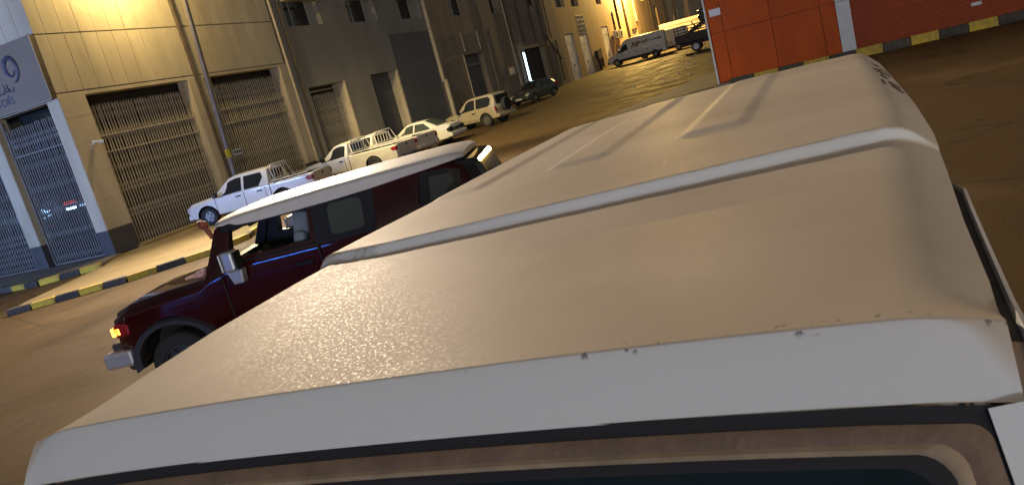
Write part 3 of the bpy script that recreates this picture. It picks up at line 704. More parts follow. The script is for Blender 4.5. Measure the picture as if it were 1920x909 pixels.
def wheels(root, xs_, y, r, w=.22, spokes=6):
    tm, rm = wheel_mesh(r, w, spokes)
    for x in xs_:
        for s in (1, -1):
            o = part('wheel', tm, root, (x, s*(y-w/2), r), (0, 0, 0 if s > 0 else PI)); part('rim', rm, o)
def arch_cut(x, r, y):
    q = MB(); q.tube([(x, y-.3, r*.95), (x, y+.4, r*.95)], r*1.2, 24)
    return q.mesh('c', 'dark')
def box_mesh(*a):
    return MB().box(*a).mesh('c', 'dark')
def strip(q, st, x0, z0, x1, z1, s, y, t=.008): q.box(min(x0, x1)-t, max(x0, x1)+t, s*y-.006, s*y+.006, min(z0, z1), max(z0, z1))

# ---- pickup trucks
def pickup(double, label, paint='white_old', loc=(0, 0, 0), heading=0, tail='plain'):
    root = thing('pickup_truck', label, 'pickup truck', loc, head(heading), 'white pickup trucks parked nose to the wall'); root.scale = (1, 1, .93)
    xr = -2.58 if double else -1.78
    st = [(.84, .44, .58, .66, .58, .74, .5), (.78, .36, .74, .74, .74, .84, .66), (.6, .3, .83, .82, .82, .93, .72), (.1, .28, .85, .88, .84, .98, .74), (-.35, .28, .86, .94, .85, 1.03, .75),
          (-.62, .28, .86, .95, .85, 1.25, .66), (-1.02, .28, .86, .96, .85, 1.545, .575), (-1.3, .28, .86, .97, .85, 1.60, .575), (xr+.35, .28, .86, .985, .85, 1.6, .57), (xr+.06, .28, .86, .99, .85, 1.56, .56),
          (xr+.0, .28, .86, .97, .85, 1.0, .835), (-3.9, .33, .86, .99, .85, 1.03, .835), (-4.2, .38, .855, .99, .845, 1.03, .83), (-4.235, .45, .84, .95, .83, 1.0, .8)]
    cuts = [arch_cut(0, .36, .75), arch_cut(0, .36, -.85), arch_cut(-3.0, .36, .75), arch_cut(-3.0, .36, -.85), box_mesh(-4.16, xr-.05, -.74, .74, .6, 1.5)]
    me = boolean(loft(st).mesh('body', paint), cuts); link('body', smooth(me, 28), root)
    for s in (1, -1):
        q = side_panel(st, [(-.55, .06), (-.95, .86), (-1.12, .9), (-1.62, .9), (-1.62, .06)] if not double else [(-.55, .06), (-.95, .86), (-1.1, .9), (-1.52, .9), (-1.52, .06)], s)
        q.build('side_window', 'glass', root)
        if double:
            side_panel(st, [(-1.62, .06), (-1.62, .9), (-2.3, .9), (-2.36, .6), (-2.2, .06)], s).build('side_window', 'glass', root)
        gp = MB(); xs_ = [-.42, -1.58] + ([-2.42] if double else []) 
        for x in xs_: strip(gp, st, x, .36, x, .95, s, .857)
        gp.build('door_gap', 'dark', root)
        gp = MB(); strip(gp, st, xr-.03, .36, xr-.03, 1.02, s, .857, .014); gp.build('bed_gap', 'dark', root)
        for x in ([-1.35, -2.2] if double else [-1.4]):
            h = MB(); h.box(x-.1, x+.1, s*.868-.018, s*.868+.018, .82, .865); h.build('door_handle', 'black_plastic', root, bevel=.01)
        mr = MB(); mr.box(-.62, -.5, s*.98-.1, s*.98+.1, .98, 1.16); mr.box(-.58, -.54, s*.9-.05, s*.9+.05, .97, 1.02); mr.build('wing_mirror', 'black_plastic', root, bevel=.02)
        r = MB(); r.tube([(xr-.12, s*.8, 1.075), (-4.1, s*.8, 1.1)], .016)
        for k in range(5):
            x = xr-.15-(4.1+xr-.15)*k/4; r.tube([(x, s*.8, 1.02), (x, s*.8, 1.08)], .014, 6)
        r.build('bed_rail', 'white_old', root)
        hl = MB(); hl.prism([(.72, .62), (.80, .64), (.76, .82), (.5, .84), (.55, .74)], 'y', s*.56, s*.80); hl.build('headlight', 'lamp_clear', root)
        tl = MB()
        if tail == 'angular': tl.prism([(-4.245, .74), (-4.12, .70), (-4.1, .84), (-3.9, .92), (-4.2, .97), (-4.25, .97)], 'y', s*.70, s*.868)
        else: tl.prism([(-4.245, .78), (-4.05, .80), (-3.98, .88), (-4.05, .95), (-4.25, .95)], 'y', s*.70, s*.868)
        tl.build('tail_light', 'tail_red', root, bevel=.015)
    cross_panel(st, -.38, -1.02).build('windscreen', 'glass', root)
    tg = MB(); tg.box(-4.262, -4.22, -.69, .69, .58, 1.04); o = tg.build('tailgate', 'tailgate_grey', root, bevel=.012)
    h = MB(); h.tube([(-4.275, 0, .9), (-4.26, 0, .9)], .055, 12); h.build('handle', 'dark', o)
    bm_ = MB(); bm_.box(-4.42, -4.25, -.8, .8, .36, .46); bm_.box(-4.3, -4.2, -.5, -.4, .4, .5); bm_.box(-4.3, -4.2, .4, .5, .4, .5); bm_.build('rear_bumper', 'chrome' if tail == 'angular' else 'grey_plastic', root, bevel=.02)
    fb = MB(); fb.box(.72, .88, -.72, .72, .34, .52); fb.build('front_bumper', paint, root, bevel=.04)
    # cab back window with its guard rack
    bw = MB(); bw.box(xr-.015, xr+.03, -.46, .46, 1.08, 1.47); bw.build('rear_window', 'glass', root)
    rk = MB(); x = xr-.12; rk.tube([(x-.12, .74, 1.05), (x, .66, 1.5), (x, .56, 1.65), (x, -.56, 1.65), (x, -.66, 1.5), (x-.12, -.74, 1.05)], .024, 8)
    rk.tube([(x-.02, .72, 1.12), (x-.02, -.72, 1.12)], .018)
    o = rk.build('guard_rack', 'white_old', root, 50)
    me = MB().tube([(x, 0, 1.12), (x, 0, 1.64)], .016, 6).mesh('rack_bar', 'white_old')
    for y in (.42, .21, 0, -.21, -.42): part('rack_bar', me, o, (0, y, 0))
    wheels(root, (0, -3.0), .84, .345)
    return root
pickup(True, 'white double cab pickup nearest the folding gates, first of the parked row', 'white_paint', (-20.9, 22.2, .08), -101)
pickup(False, 'white single cab pickup in the middle of the parked row', 'white_old', (-20.9, 29.3, 0), -87.5)
pickup(False, 'white single cab pickup with angular tail light and chrome bumper beside the white saloon', 'white_old', (-21.0, 31.9, .0), -81.5, 'angular')

# ---- white saloon
root = thing('saloon_car', 'white older saloon car seen from behind next to the pickups', 'car', (-20.6, 35.0, .03), head(-88))
st = [(.80, .30, .55, .52, .55, .6, .45), (.72, .24, .76, .6, .74, .68, .6), (0, .2, .84, .76, .82, .84, .68), (-.55, .2, .85, .84, .83, .91, .72), (-.95, .2, .85, .85, .83, 1.18, .61), (-1.25, .2, .85, .86, .83, 1.345, .545), (-1.5, .2, .85, .87, .83, 1.37, .53), (-2.2, .2, .85, .88, .83, 1.35, .53),
      (-2.55, .21, .85, .89, .82, 1.18, .6), (-2.95, .22, .84, .90, .81, .965, .69), (-3.4, .25, .82, .87, .79, .955, .66), (-3.58, .29, .78, .80, .75, .9, .62), (-3.64, .36, .72, .62, .7, .72, .6)]
me = boolean(loft(st).mesh('body', 'white_old'), [arch_cut(0, .31, .75), arch_cut(0, .31, -.85), arch_cut(-2.6, .31, .75), arch_cut(-2.6, .31, -.85)]); link('body', smooth(me, 28), root)
for s in (1, -1):
    side_panel(st, [(-.75, .08), (-1.2, .88), (-1.62, .92), (-1.62, .08)], s).build('side_window', 'glass_grey', root)
    side_panel(st, [(-1.7, .08), (-1.7, .92), (-2.2, .88), (-2.5, .5), (-2.62, .08)], s).build('side_window', 'glass_grey', root)
    q = MB(); q.prism([(-3.66, .58), (-3.5, .6), (-3.46, .74), (-3.63, .80)], 'y', s*.36, s*.80); q.build('tail_light', 'black_plastic', root, bevel=.02)
    for x in (-.68, -1.66, -2.5): q = MB(); strip(q, st, x, .3, x, .84, s, .852); q.build('door_gap', 'dark', root)
    q = MB(); q.box(-.82, -.7, s*.92-.08, s*.92+.08, .88, 1.0); q.build('wing_mirror', 'white_old', root, bevel=.02)
cross_panel(st, -.55, -1.25).build('windscreen', 'glass', root); cross_panel(st, -2.95, -2.2).build('rear_window', 'glass_grey', root)
q = MB(); q.box(-3.74, -3.55, -.8, .8, .34, .52); q.build('rear_bumper', 'white_old', root, bevel=.04)
q = MB(); q.box(-3.67, -3.64, -.34, .34, .6, .74); q.build('number_plate', 'grey_plastic', root)
wheels(root, (0, -2.6), .83, .31, .19, 8)

# ---- gold three-door SUV
root = thing('gold_suv', 'gold three door SUV with a spare wheel on its back parked along the dark wall', 'SUV', (-19.65, 41.25, .04), head(-76))
k = .95
st = [(a, b*k, c_, d*k, e_, f_*k, g_) for a, b, c_, d, e_, f_, g_ in [(.74, .42, .62, .72, .62, .84, .52), (.66, .36, .78, .82, .78, .94, .66), (.3, .34, .83, .94, .82, 1.05, .72), (-.45, .34, .84, 1.02, .83, 1.12, .74), (-.8, .34, .845, 1.04, .83, 1.45, .66), (-1.15, .34, .85, 1.05, .83, 1.72, .60), (-1.4, .34, .85, 1.06, .83, 1.78, .59), (-2.7, .34, .85, 1.08, .83, 1.8, .59), (-2.98, .36, .845, 1.09, .825, 1.76, .59), (-3.08, .4, .83, 1.08, .815, 1.55, .64), (-3.14, .44, .81, 1.02, .8, 1.15, .72)]]
me = boolean(loft(st).mesh('body', 'gold_paint'), [arch_cut(0, .37, .75), arch_cut(0, .37, -.85), arch_cut(-2.375, .37, .75), arch_cut(-2.375, .37, -.85)]); link('body', smooth(me, 28), root)
for s in (1, -1):
    side_panel(st, [(-.62, .08), (-1.12, .86), (-1.3, .9), (-1.72, .9), (-1.72, .08)], s).build('side_window', 'glass', root)
    side_panel(st, [(-1.82, .08), (-1.82, .9), (-2.65, .9), (-2.85, .7), (-2.8, .2), (-2.65, .08)], s).build('side_window', 'glass', root)
    q = MB()
    for x in (-.5, -1.78): strip(q, st, x, .42, x, .98, s, .853)
    q.build('door_gap', 'dark', root)
    q = MB(); q.box(-1.7, -1.52, s*.86-.02, s*.86+.02, .84, .9); q.build('door_handle', 'black_plastic', root, bevel=.01)
    q = MB(); q.box(-.72, -.6, s*.96-.1, s*.96+.1, 1.0, 1.16); q.build('wing_mirror', 'black_plastic', root, bevel=.02)
    q = MB(); q.box(-1.95, -.45, s*.87-.02, s*.87+.015, .5, .62); q.build('side_strip', 'gold_paint', root, bevel=.01)
    q = MB(); q.box(-3.16, -3.02, s*.76-.06, s*.76+.06, .72, 1.0); q.build('tail_light', 'tail_red', root, bevel=.015)
cross_panel(st, -.47, -1.15).build('windscreen', 'glass', root)
q = MB(); q.box(-3.16, -3.06, -.6, .6, 1.1, 1.58); q.build('rear_window', 'glass', root, bevel=.02)
q = MB(); q.box(-3.32, -3.05, -.84, .84, .4, .58); q.build('rear_bumper', 'gold_paint', root, bevel=.04)
wheels(root, (0, -2.375), .85, .37, .26, 6)
tm, rm = wheel_mesh(.36, .24, 6); o = part('spare_wheel', tm, root, (-3.27, -.1, 1.0), (0, 0, PI/2))
q = MB(); q.lathe_y([(.1, .345), (.125, .32), (.13, .001)], 24); q.build('spare_cover', 'black_plastic', o, 40)

# ---- dark saloon
root = thing('dark_car', 'dark grey car facing the camera beneath the blue tube light', 'car', (-20.3, 53.9, .14), head(-166))
k = .98
st = [(.85, .28, .6, .5, .6, .62, .5), (.78, .22, .8, .6, .8, .7, .64), (0, .2, .86, .78, .84, .88, .70), (-.5, .2, .87, .86, .85, .95, .74), (-1.25, .2, .87, .88, .85, 1.40, .56), (-1.6, .2, .87, .89, .85, 1.45, .55), (-2.7, .2, .87, .92, .85, 1.42, .55), (-3.2, .24, .86, .93, .83, 1.15, .66), (-3.4, .3, .8, .85, .78, .95, .66)]
me = boolean(loft(st).mesh('body', 'dark_paint'), [arch_cut(0, .32, .75), arch_cut(0, .32, -.85), arch_cut(-2.6, .32, .75), arch_cut(-2.6, .32, -.85)]); link('body', smooth(me, 28), root)
for s in (1, -1):
    side_panel(st, [(-.72, .08), (-1.2, .88), (-1.7, .92), (-1.7, .08)], s).build('side_window', 'glass', root)
    side_panel(st, [(-1.78, .08), (-1.78, .92), (-2.6, .9), (-2.9, .3), (-2.8, .08)], s).build('side_window', 'glass', root)
    q = MB(); q.prism([(.6, .6), (.82, .56), (.8, .68), (.55, .76)], 'y', s*.5, s*.81); q.build('headlight', 'lamp_clear', root)
    q = MB(); q.prism([(-3.42, .75), (-3.3, .72), (-3.2, 1.0), (-3.34, 1.0)], 'y', s*.62, s*.85); q.build('tail_light', 'tail_red', root)
    q = MB(); q.box(-.75, -.63, s*.95-.08, s*.95+.08, .92, 1.05); q.build('wing_mirror', 'dark_paint', root, bevel=.02)
cross_panel(st, -.52, -1.25).build('windscreen', 'glass', root); cross_panel(st, -3.2, -2.7).build('rear_window', 'glass', root)
q = MB(); q.box(.84, .9, -.26, .26, .38, .5); q.build('number_plate', 'plate', root)
q = MB(); q.box(.78, .88, -.78, .78, .24, .36); q.build('front_bumper', 'black_plastic', root, bevel=.03)
wheels(root, (0, -2.6), .86, .32, .2, 5)

# ---- panel vans
def van(label, loc, heading, sc=1., letters=True, paint='van_paint'):
    root = thing('panel_van', label, 'van', loc, head(heading)); root.scale = (sc,)*3
    st = [(2.95, .42, .7, .72, .7, .82, .6), (2.85, .36, .86, .86, .86, .98, .78), (2.3, .32, .96, 1.1, .95, 1.22, .84), (1.85, .32, .97, 1.2, .96, 1.34, .86), (1.25, .32, .98, 1.25, .97, 2.0, .86), (.85, .32, .98, 1.3, .97, 2.4, .84), (.45, .32, .98, 1.3, .97, 2.52, .83), (-3.1, .34, .98, 1.3, .97, 2.52, .83), (-3.3, .38, .96, 1.3, .95, 2.46, .8)]
    me = boolean(loft(st).mesh('body', paint), [arch_cut(2.0, .35, .88), arch_cut(2.0, .35, -.98), arch_cut(-2.1, .35, .88), arch_cut(-2.1, .35, -.98)]); link('body', smooth(me, 28), root)
    for s in (1, -1):
        side_panel(st, [(1.75, .08), (1.15, .75), (.62, .62), (.62, .08)], s).build('side_window', 'glass', root)
        for x in (1.95, .5, -.9): q = MB(); strip(q, st, x, .42, x, 1.25, s, .982); q.build('door_gap', 'dark', root)
        q = MB(); q.box(1.5, 1.65, s*1.12-.12, s*1.12+.12, 1.3, 1.6); q.build('wing_mirror', 'black_plastic', root, bevel=.03)
        q = MB(); q.prism([(2.6, .78), (2.93, .74), (2.86, .92), (2.5, 1.04)], 'y', s*.6, s*.9); q.build('headlight', 'lamp_clear', root)
        q = MB(); q.box(-2.9, 1.6, s*.985-.01, s*.985+.012, .34, .62); q.build('sill_strip', 'black_plastic', root, bevel=.01)
        q = MB(); q.box(-3.33, -3.22, s*.88-.05, s*.88+.05, .95, 1.3); q.build('tail_light', 'tail_red', root, bevel=.015)
        for x in (-.3, -1.4, -2.5):
            q = MB(); q.tube([(x, s*.98, 1.02), (x, s*.993, 1.02)], .07, 10); q.build('body_cap', 'black_plastic', root)
    cross_panel(st, 1.85, .85).build('windscreen', 'glass', root)
    q = MB(); q.box(2.75, 3.0, -.85, .85, .36, .6); q.build('front_bumper', 'black_plastic', root, bevel=.05)
    q = MB(); q.box(-3.42, -3.26, -.93, .93, .4, .56); q.build('rear_bumper', 'black_plastic', root, bevel=.03)
    if letters:
        tilt = math.atan2(.13, 1.2)
        yy = lambda z: .972-(z-1.3)/(2.47-1.3)*.118+.012
        text('logo_letters', 'NF', .62, 'print_red', root, (-.25, yy(1.72), 1.72), (PI/2-tilt, 0, PI), shear=.25, sx=1.15, bold=.03)
        q = MB(); q.box(-.85, .05, yy(1.98)-.004, yy(1.98)+.006, 1.94, 2.0); q.build('logo_bar', 'print_red', root)
        text('side_lettering', 'nıqX ɔ ɯuola', .36, 'print_dark', root, (-1.95, yy(1.85), 1.85), (PI/2-tilt, 0, PI), sx=1.05, bold=.014)
    wheels(root, (2.0, -2.1), .96, .35, .24, 6)
    return root
van('grey white panel van with red logo letters and dark lettering on its side', (-18.5, 84.5, g(84)+.02), -93)
van('smaller pale van half hidden behind the lettered panel van', (-16.6, 88.6, g(88)), -93, .93, False, 'tailgate_grey')
# ---- white box lorry further back
root = thing('box_lorry', 'long white box lorry lit up far behind the vans', 'lorry', (-20.5, 107.5, g(107)), head(-90))
q = MB(); q.box(-9.5, -.9, -1.2, 1.2, .95, 3.1); q.build('cargo_box', 'tailgate_grey', root, bevel=.04)
st = [(1.5, .5, .95, 1.0, .95, 1.2, .9), (1.3, .45, 1.1, 1.3, 1.1, 1.5, 1.0), (.9, .45, 1.12, 1.4, 1.1, 2.3, .98), (-.7, .45, 1.12, 1.4, 1.1, 2.4, .98), (-.8, .5, 1.1, 1.4, 1.1, 2.35, .98)]
link('cab', smooth(loft(st).mesh('cab', 'white_paint')), root)
for s in (1, -1):
    side_panel(st, [(.8, .1), (.6, .9), (-.4, .9), (-.4, .1)], s).build('side_window', 'glass', root)
    q = MB(); q.box(-9.0, -2, s*1.21-.01, s*1.21+.01, 2.55, 2.7); q.build('side_stripe', 'sign_grey', root)
cross_panel(st, 1.3, .9).build('windscreen', 'glass', root)
q = MB(); q.box(-9.3, .5, -.5, .5, .55, .9); q.build('chassis', 'black_plastic', root)
wheels(root, (.3, -6.6, -7.6), 1.1, .45, .28, 6)

# ---- flatbed truck with a load of frames
root = thing('flatbed_truck', 'dark flatbed truck loaded with metal frames beside the orange building', 'truck', (-5.75, 72, g(72)), head(88))
q = MB(); q.box(-6.2, -.6, -1.05, 1.05, .95, 1.1); q.box(-6.0, .6, -.4, .4, .6, .95); q.build('chassis', 'rust', root)
q = MB()
for s in (1, -1): q.box(-6.2, -.6, s*1.05-.03, s*1.05+.03, 1.1, 1.65)
q.box(-6.23, -6.17, -1.05, 1.05, 1.1, 1.65); q.build('drop_side', 'rust', root)
post = MB().box(-.03, .03, -.03, .03, 1.6, 2.35).mesh('stake', 'rust')
for s in (1, -1):
    for i in range(7): part('stake', post, root, (-6.15+i*.9, s*1.05, 0))
    for z in (1.8, 2.05, 2.3):
        q = MB(); q.box(-6.2, -.6, s*1.05-.015, s*1.05+.015, z-.04, z+.04); q.build('stake_rail', 'rust', root)
st = [(1.3, .6, .9, 1.0, .9, 1.2, .85), (1.2, .5, 1.0, 1.35, 1.0, 1.5, .9), (.8, .5, 1.02, 1.4, 1.0, 2.2, .88), (-.4, .5, 1.02, 1.4, 1.0, 2.3, .88), (-.5, .55, 1.0, 1.4, 1.0, 2.25, .88)]
link('cab', smooth(loft(st).mesh('cab', 'dark_paint')), root)
for s in (1, -1): side_panel(st, [(.7, .1), (.5, .9), (-.2, .9), (-.2, .1)], s).build('side_window', 'glass', root)
cross_panel(st, 1.2, .8).build('windscreen', 'glass', root)
q = MB(); q.box(-6.25, -6.18, -.9, -.6, .75, .92); q.box(-6.25, -6.18, .6, .9, .75, .92); q.build('tail_light', 'tail_red', root)
wheels(root, (.3, -4.6), 1.0, .42, .28, 6)
for i in range(4):
    t = thing('metal_frame', ['lowest leaning metal frame on the flatbed truck', 'second leaning metal frame on the flatbed truck', 'third leaning metal frame on the flatbed truck', 'topmost leaning metal frame on the flatbed truck'][i], 'frame', (-11.0+i*.6, 71.9-.1*i, g(72)+1.6+.24*i), 0, 'metal frames loaded on the truck')
    t.rotation_euler = (0, -.55, .1*i)
    q = MB(); q.tube([(-1, -.7, 0), (1, -.7, 0), (1, .7, 0), (-1, .7, 0), (-1, -.7, 0)], .05, 6)
    q.tube([(1, -.7, 0), (1.05, -.7, .5)], .05, 6); q.build('rim_tube', 'rust', t)
    me = MB().tube([(0, -.7, 0), (0, .7, 0)], .045, 6).mesh('slat', 'rust')
    for k in range(5): part('slat', me, t, (-.7+k*.35, 0, .03))
t = thing('tarpaulin_bundle', 'dark bundle piled on the load of the flatbed truck', 'bundle', (-8.2, 71.6, g(72)+2.7))
q = MB()
for i in range(12): q.ball((random.uniform(-1.2, 1.0), random.uniform(-.6, .6), random.uniform(-.5, .7)), random.uniform(.3, .55), (1.2, .8, .7), 5)
q.build('cloth', 'dark_paint', t, 60)

# ------------------------------------------------------------------ maroon SUV with the white roof
fj = thing('maroon_suv', 'dark maroon boxy SUV with white roof and open front window, turn signal lit', 'SUV', (-7.195, 7.51, -.14), head(-107))
st = [(1.25, .42, .74, .82, .74, .9, .66), (1.2, .36, .86, .92, .84, 1.0, .74), (1.0, .34, .90, .98, .87, 1.06, .76), (.5, .34, .92, 1.03, .885, 1.11, .78), (.02, .34, .92, 1.07, .89, 1.15, .79), (-.06, .34, .92, 1.12, .89, 1.2, .80), (-.3, .34, .92, 1.18, .89, 1.66, .765), (-.36, .34, .92, 1.2, .89, 1.735, .76), (-.6, .34, .92, 1.23, .89, 1.755, .76),
      (-1.6, .34, .92, 1.24, .89, 1.78, .76), (-2.6, .34, .92, 1.26, .89, 1.775, .755), (-3.1, .36, .91, 1.28, .88, 1.755, .75), (-3.28, .4, .87, 1.27, .85, 1.7, .72), (-3.36, .45, .84, 1.2, .82, 1.45, .76)]
body = loft(st).mesh('body', 'maroon')
cav = MB().prism([(-.12, .95), (-.16, 1.12), (-.42, 1.66), (-3.0, 1.7), (-3.1, 1.35), (-3.1, .5), (-.5, .5), (-.2, .7)], 'y', -.71, .71).mesh('c', 'black_plastic')
def win_cut(poly): return MB().prism(poly, 'y', -1.2, 1.2).mesh('c', 'black_plastic')
cuts = [cav, win_cut([(-.42, 1.3), (-.5, 1.62), (-1.46, 1.655), (-1.42, 1.3)]), win_cut([(-1.66, 1.31), (-1.68, 1.645), (-2.1, 1.645), (-2.08, 1.31)]), win_cut([(-2.72, 1.4), (-2.78, 1.66), (-3.12, 1.65), (-2.98, 1.4)]),
        MB().prism([(.1, 1.22), (-.35, 1.65), (-.5, 1.65), (-.5, 1.22)], 'y', -.66, .66).mesh('c', 'black_plastic'),
        MB().prism([(-2.95, 1.3), (-2.95, 1.64), (-3.6, 1.64), (-3.6, 1.3)], 'y', -.6, .6).mesh('c', 'black_plastic'),
        arch_cut(.5, .39, .8), arch_cut(.5, .39, -.9), arch_cut(-2.19, .39, .8), arch_cut(-2.19, .39, -.9)]
link('body', smooth(boolean(body, cuts), 72), fj)
# white roof cap
rs = [(-.30, 1.675, 1.64, .735), (-.34, 1.735, 1.645, .775), (-.6, 1.77, 1.65, .79), (-1.1, 1.80, 1.655, .795), (-1.7, 1.825, 1.668, .795), (-2.2, 1.835, 1.69, .79), (-2.7, 1.84, 1.728, .785), (-3.0, 1.84, 1.75, .775), (-3.24, 1.825, 1.77, .74), (-3.31, 1.795, 1.77, .72)]
q = MB(); rings = []
for x, z, zl, w in rs:
    h = [(w-.03, zl-.01), (w, zl), (w-.012, z-.035), (w-.045, z-.008), (w-.16, z+.012), (w*.5, z+.025), (0, z+.03)]
    rings.append([(x, y, zz_) for y, zz_ in h]+[(x, -y, zz_) for y, zz_ in h[-2::-1]])
n = len(rings[0]); q.add([p for r in rings for p in r], [(i*n+k, (i+1)*n+k, (i+1)*n+(k+1) % n, i*n+(k+1) % n) for i in range(len(rs)-1) for k in range(n)]+[tuple(range(n)), tuple(range((len(rs)-1)*n, len(rs)*n))[::-1]])
q.build('roof', 'dusty_white', fj, 35)
for s in (1, -1):
    # black door frame band above the windows
    def band(poly, m_, off, name): return side_panel(st, poly, s, off, .03).build(name, m_, fj)
    band([(-.38, .84), (-.42, .995), (-1.62, .995), (-1.6, .84)], 'black_plastic', .006, 'door_frame')
    band([(-1.48, .0), (-1.5, .85), (-1.66, .85), (-1.64, .0)], 'black_plastic', .012, 'door_pillar')
    band([(-1.60, .84), (-1.6, .995), (-2.2, .995), (-2.24, .84)], 'black_plastic', .008, 'door_frame')
    band([(-2.1, .0), (-2.12, .86), (-2.24, .86), (-2.2, .0)], 'black_plastic', .012, 'door_frame')
    band([(-1.6, -.02), (-1.6, .9), (-2.2, .9), (-2.18, -.02)], 'black_plastic', .004, 'window_surround')
    band([(-1.68, .2), (-1.69, .74), (-1.73, .82), (-2.04, .82), (-2.09, .74), (-2.08, .2), (-2.04, .12), (-1.72, .12)], 'glass_grey', .012, 'rear_side_window')
    band([(-2.72, .16), (-2.8, .99), (-3.24, .985), (-3.24, .6), (-3.02, .16)], 'black_plastic', .008, 'quarter_frame')
    band([(-2.86, .3), (-2.9, .86), (-3.16, .86), (-3.16, .66), (-3.0, .3)], 'glass_grey', .014, 'quarter_window')
    q = MB(); q.box(-1.46, -.4, s*.905-.02, s*.905+.008, 1.255, 1.275); q.build('window_seal', 'black_plastic', fj)
    q = MB()
    for x_, z_ in ((-.3, 1.16), (-1.5, 1.24), (-2.2, 1.25)): q = MB(); strip(q, st, x_, .5, x_, z_, s, .921); q.build('door_gap', 'dark', fj)
    q = MB(); q.box(-1.4, -1.18, s*.925-.02, s*.925+.015, 1.05, 1.1); q.build('door_handle', 'black_plastic', fj, bevel=.012)
    # mirror: tall silver housing with silver foot
    mr = MB(); mr.box(-.60, -.46, s*1.04-.10, s*1.04+.10, 1.2, 1.43); o = mr.build('wing_mirror', 'silver_cap', fj, bevel=.03)
    q = MB(); q.box(-.45, -.425, s*1.04-.09, s*1.04+.09, 1.21, 1.42); q.build('mirror_cap', 'silver_cap', o, bevel=.012)
    q = MB(); q.box(-.625, -.602, s*1.04-.085, s*1.04+.085, 1.215, 1.415); q.build('mirror_glass', 'glass', o, bevel=.01)
    q = MB(); q.prism([(-.43, 1.2), (-.62, 1.2), (-.60, 1.04), (-.48, 1.04)], 'y', s*.92, s*1.05); q.build('mirror_foot', 'silver_cap', o, bevel=.015)
    # fender flares
    for cx in (.5, -2.19):
        q = MB(); pts_o = []; nn = 14
        for i in range(nn+1):
            a = PI*(-.06+1.12*i/nn); pts_o.append((cx+.57*math.cos(a), .385+.44*math.sin(a), cx+.47*math.cos(a), .385+.37*math.sin(a)))
        vs = []
        for (xo, zo, xi, zi) in pts_o: vs += [(xo, s*.915, zo), (xo, s*.965, zo-.03), (xi, s*.965, zi), (xi, s*.86, zi)]
        q.add(vs, [(4*i+j, 4*i+4+j, 4*i+4+(j+1) % 4, 4*i+(j+1) % 4) for i in range(nn) for j in range(4)]+[(0, 1, 2, 3), (4*nn+3, 4*nn+2, 4*nn+1, 4*nn)])
        q.build('fender_flare', 'grey_plastic', fj, 40)
    q = MB(); q.box(-2.9, .6, s*.86, s*.88, .3, .36); q.tube([(-1.75, s*.93, .38), (.0, s*.93, .38)], .04); q.build('side_step', 'black_plastic', fj)
    # front lamps
    q = MB(); q.lathe_y([(0, .105), (.02, .1), (.03, .001)], 18); me = q.mesh('headlight', 'lamp_clear', 40)
    o = part('headlight', me, fj, (1.22, s*.52, .84), (0, 0, -PI/2))
    q = MB(); q.prism([(1.02, .74), (1.2, .72), (1.235, .82), (1.17, .9), (1.02, .86)], 'y', s*.70, s*.90); q.build('lamp_housing', 'tail_red', fj, bevel=.02)
    q = MB(); q.box(1.12, 1.25, s*.845-.055, s*.845+.055, .745, .85); q.build('turn_signal', 'amber_lit', fj, bevel=.015)
    q = MB(); q.box(-3.39, -3.3, s*.74-.06, s*.74+.06, .95, 1.2); q.build('tail_light', 'tail_red', fj, bevel=.02)
q = MB(); q.box(1.15, 1.40, -.78, .78, .42, .64); q.prism([(1.15, .42), (1.42, .42), (1.3, .24), (1.1, .24)], 'y', -.7, .7); q.build('front_bumper', 'grey_plastic', fj, bevel=.04)
for s in (1, -1):
    q = MB(); q.box(1.08, 1.46, s*.78-.14, s*.78+.14, .36, .56); q.build('bumper_end', 'silver_cap', fj, bevel=.04)
q = MB(); q.box(1.2, 1.262, -.68, .68, .74, .95); q.build('grille', 'silver_cap', fj, bevel=.02)
q = MB(); q.box(-3.5, -3.3, -.8, .8, .4, .6); q.build('rear_bumper', 'grey_plastic', fj, bevel=.04)
# glass
q = MB(); q.add([(-.02, .72, 1.19), (-.02, -.72, 1.19), (-.325, -.70, 1.68), (-.325, .70, 1.68)], [(0, 1, 2, 3)])
gl = bpy.data.materials.new('windscreen_glass'); gl.use_nodes = True
nt = gl.node_tree; nt.nodes.clear(); out = nt.nodes.new('ShaderNodeOutputMaterial'); tr = nt.nodes.new('ShaderNodeBsdfTransparent'); tr.inputs[0].default_value = (.75, .8, .78, 1)
gs = nt.nodes.new('ShaderNodeBsdfGlossy'); gs.inputs['Roughness'].default_value = .03; mx_ = nt.nodes.new('ShaderNodeMixShader'); mx_.inputs[0].default_value = .08
nt.links.new(tr.outputs[0], mx_.inputs[1]); nt.links.new(gs.outputs[0], mx_.inputs[2]); nt.links.new(mx_.outputs[0], out.inputs[0]); M['clear_glass'] = gl
q.build('windscreen', 'clear_glass', fj)
q = MB(); q.box(-3.345, -3.325, -.62, .62, 1.27, 1.66); q.build('rear_window', 'glass', fj, bevel=.01)
# shiny rear corner glass and spare
q = MB(); q.prism([(-3.2, 1.3), (-3.16, 1.76), (-3.46, 1.72), (-3.6, 1.34)], 'y', -.70, .70); q.build('rear_door_glass', 'glass', fj, bevel=.06)
tm, rm = wheel_mesh(.39, .26, 6); o = part('spare_wheel', tm, fj, (-3.58, -.1, .98), (0, 0, PI/2)); part('rim', rm, o)
q = MB(); q.tube([(-.02, .0, 1.2), (.05, .35, 1.19)], .012, 6); q.tube([(-.02, -.6, 1.2), (.05, -.2, 1.19)], .012, 6); q.build('wiper', 'black_plastic', fj)
wheels(fj, (.5, -2.19), .92, .385, .27, 6)
wheel_mesh(.385, .27, 6)[1].materials[0] = M['grey_plastic']
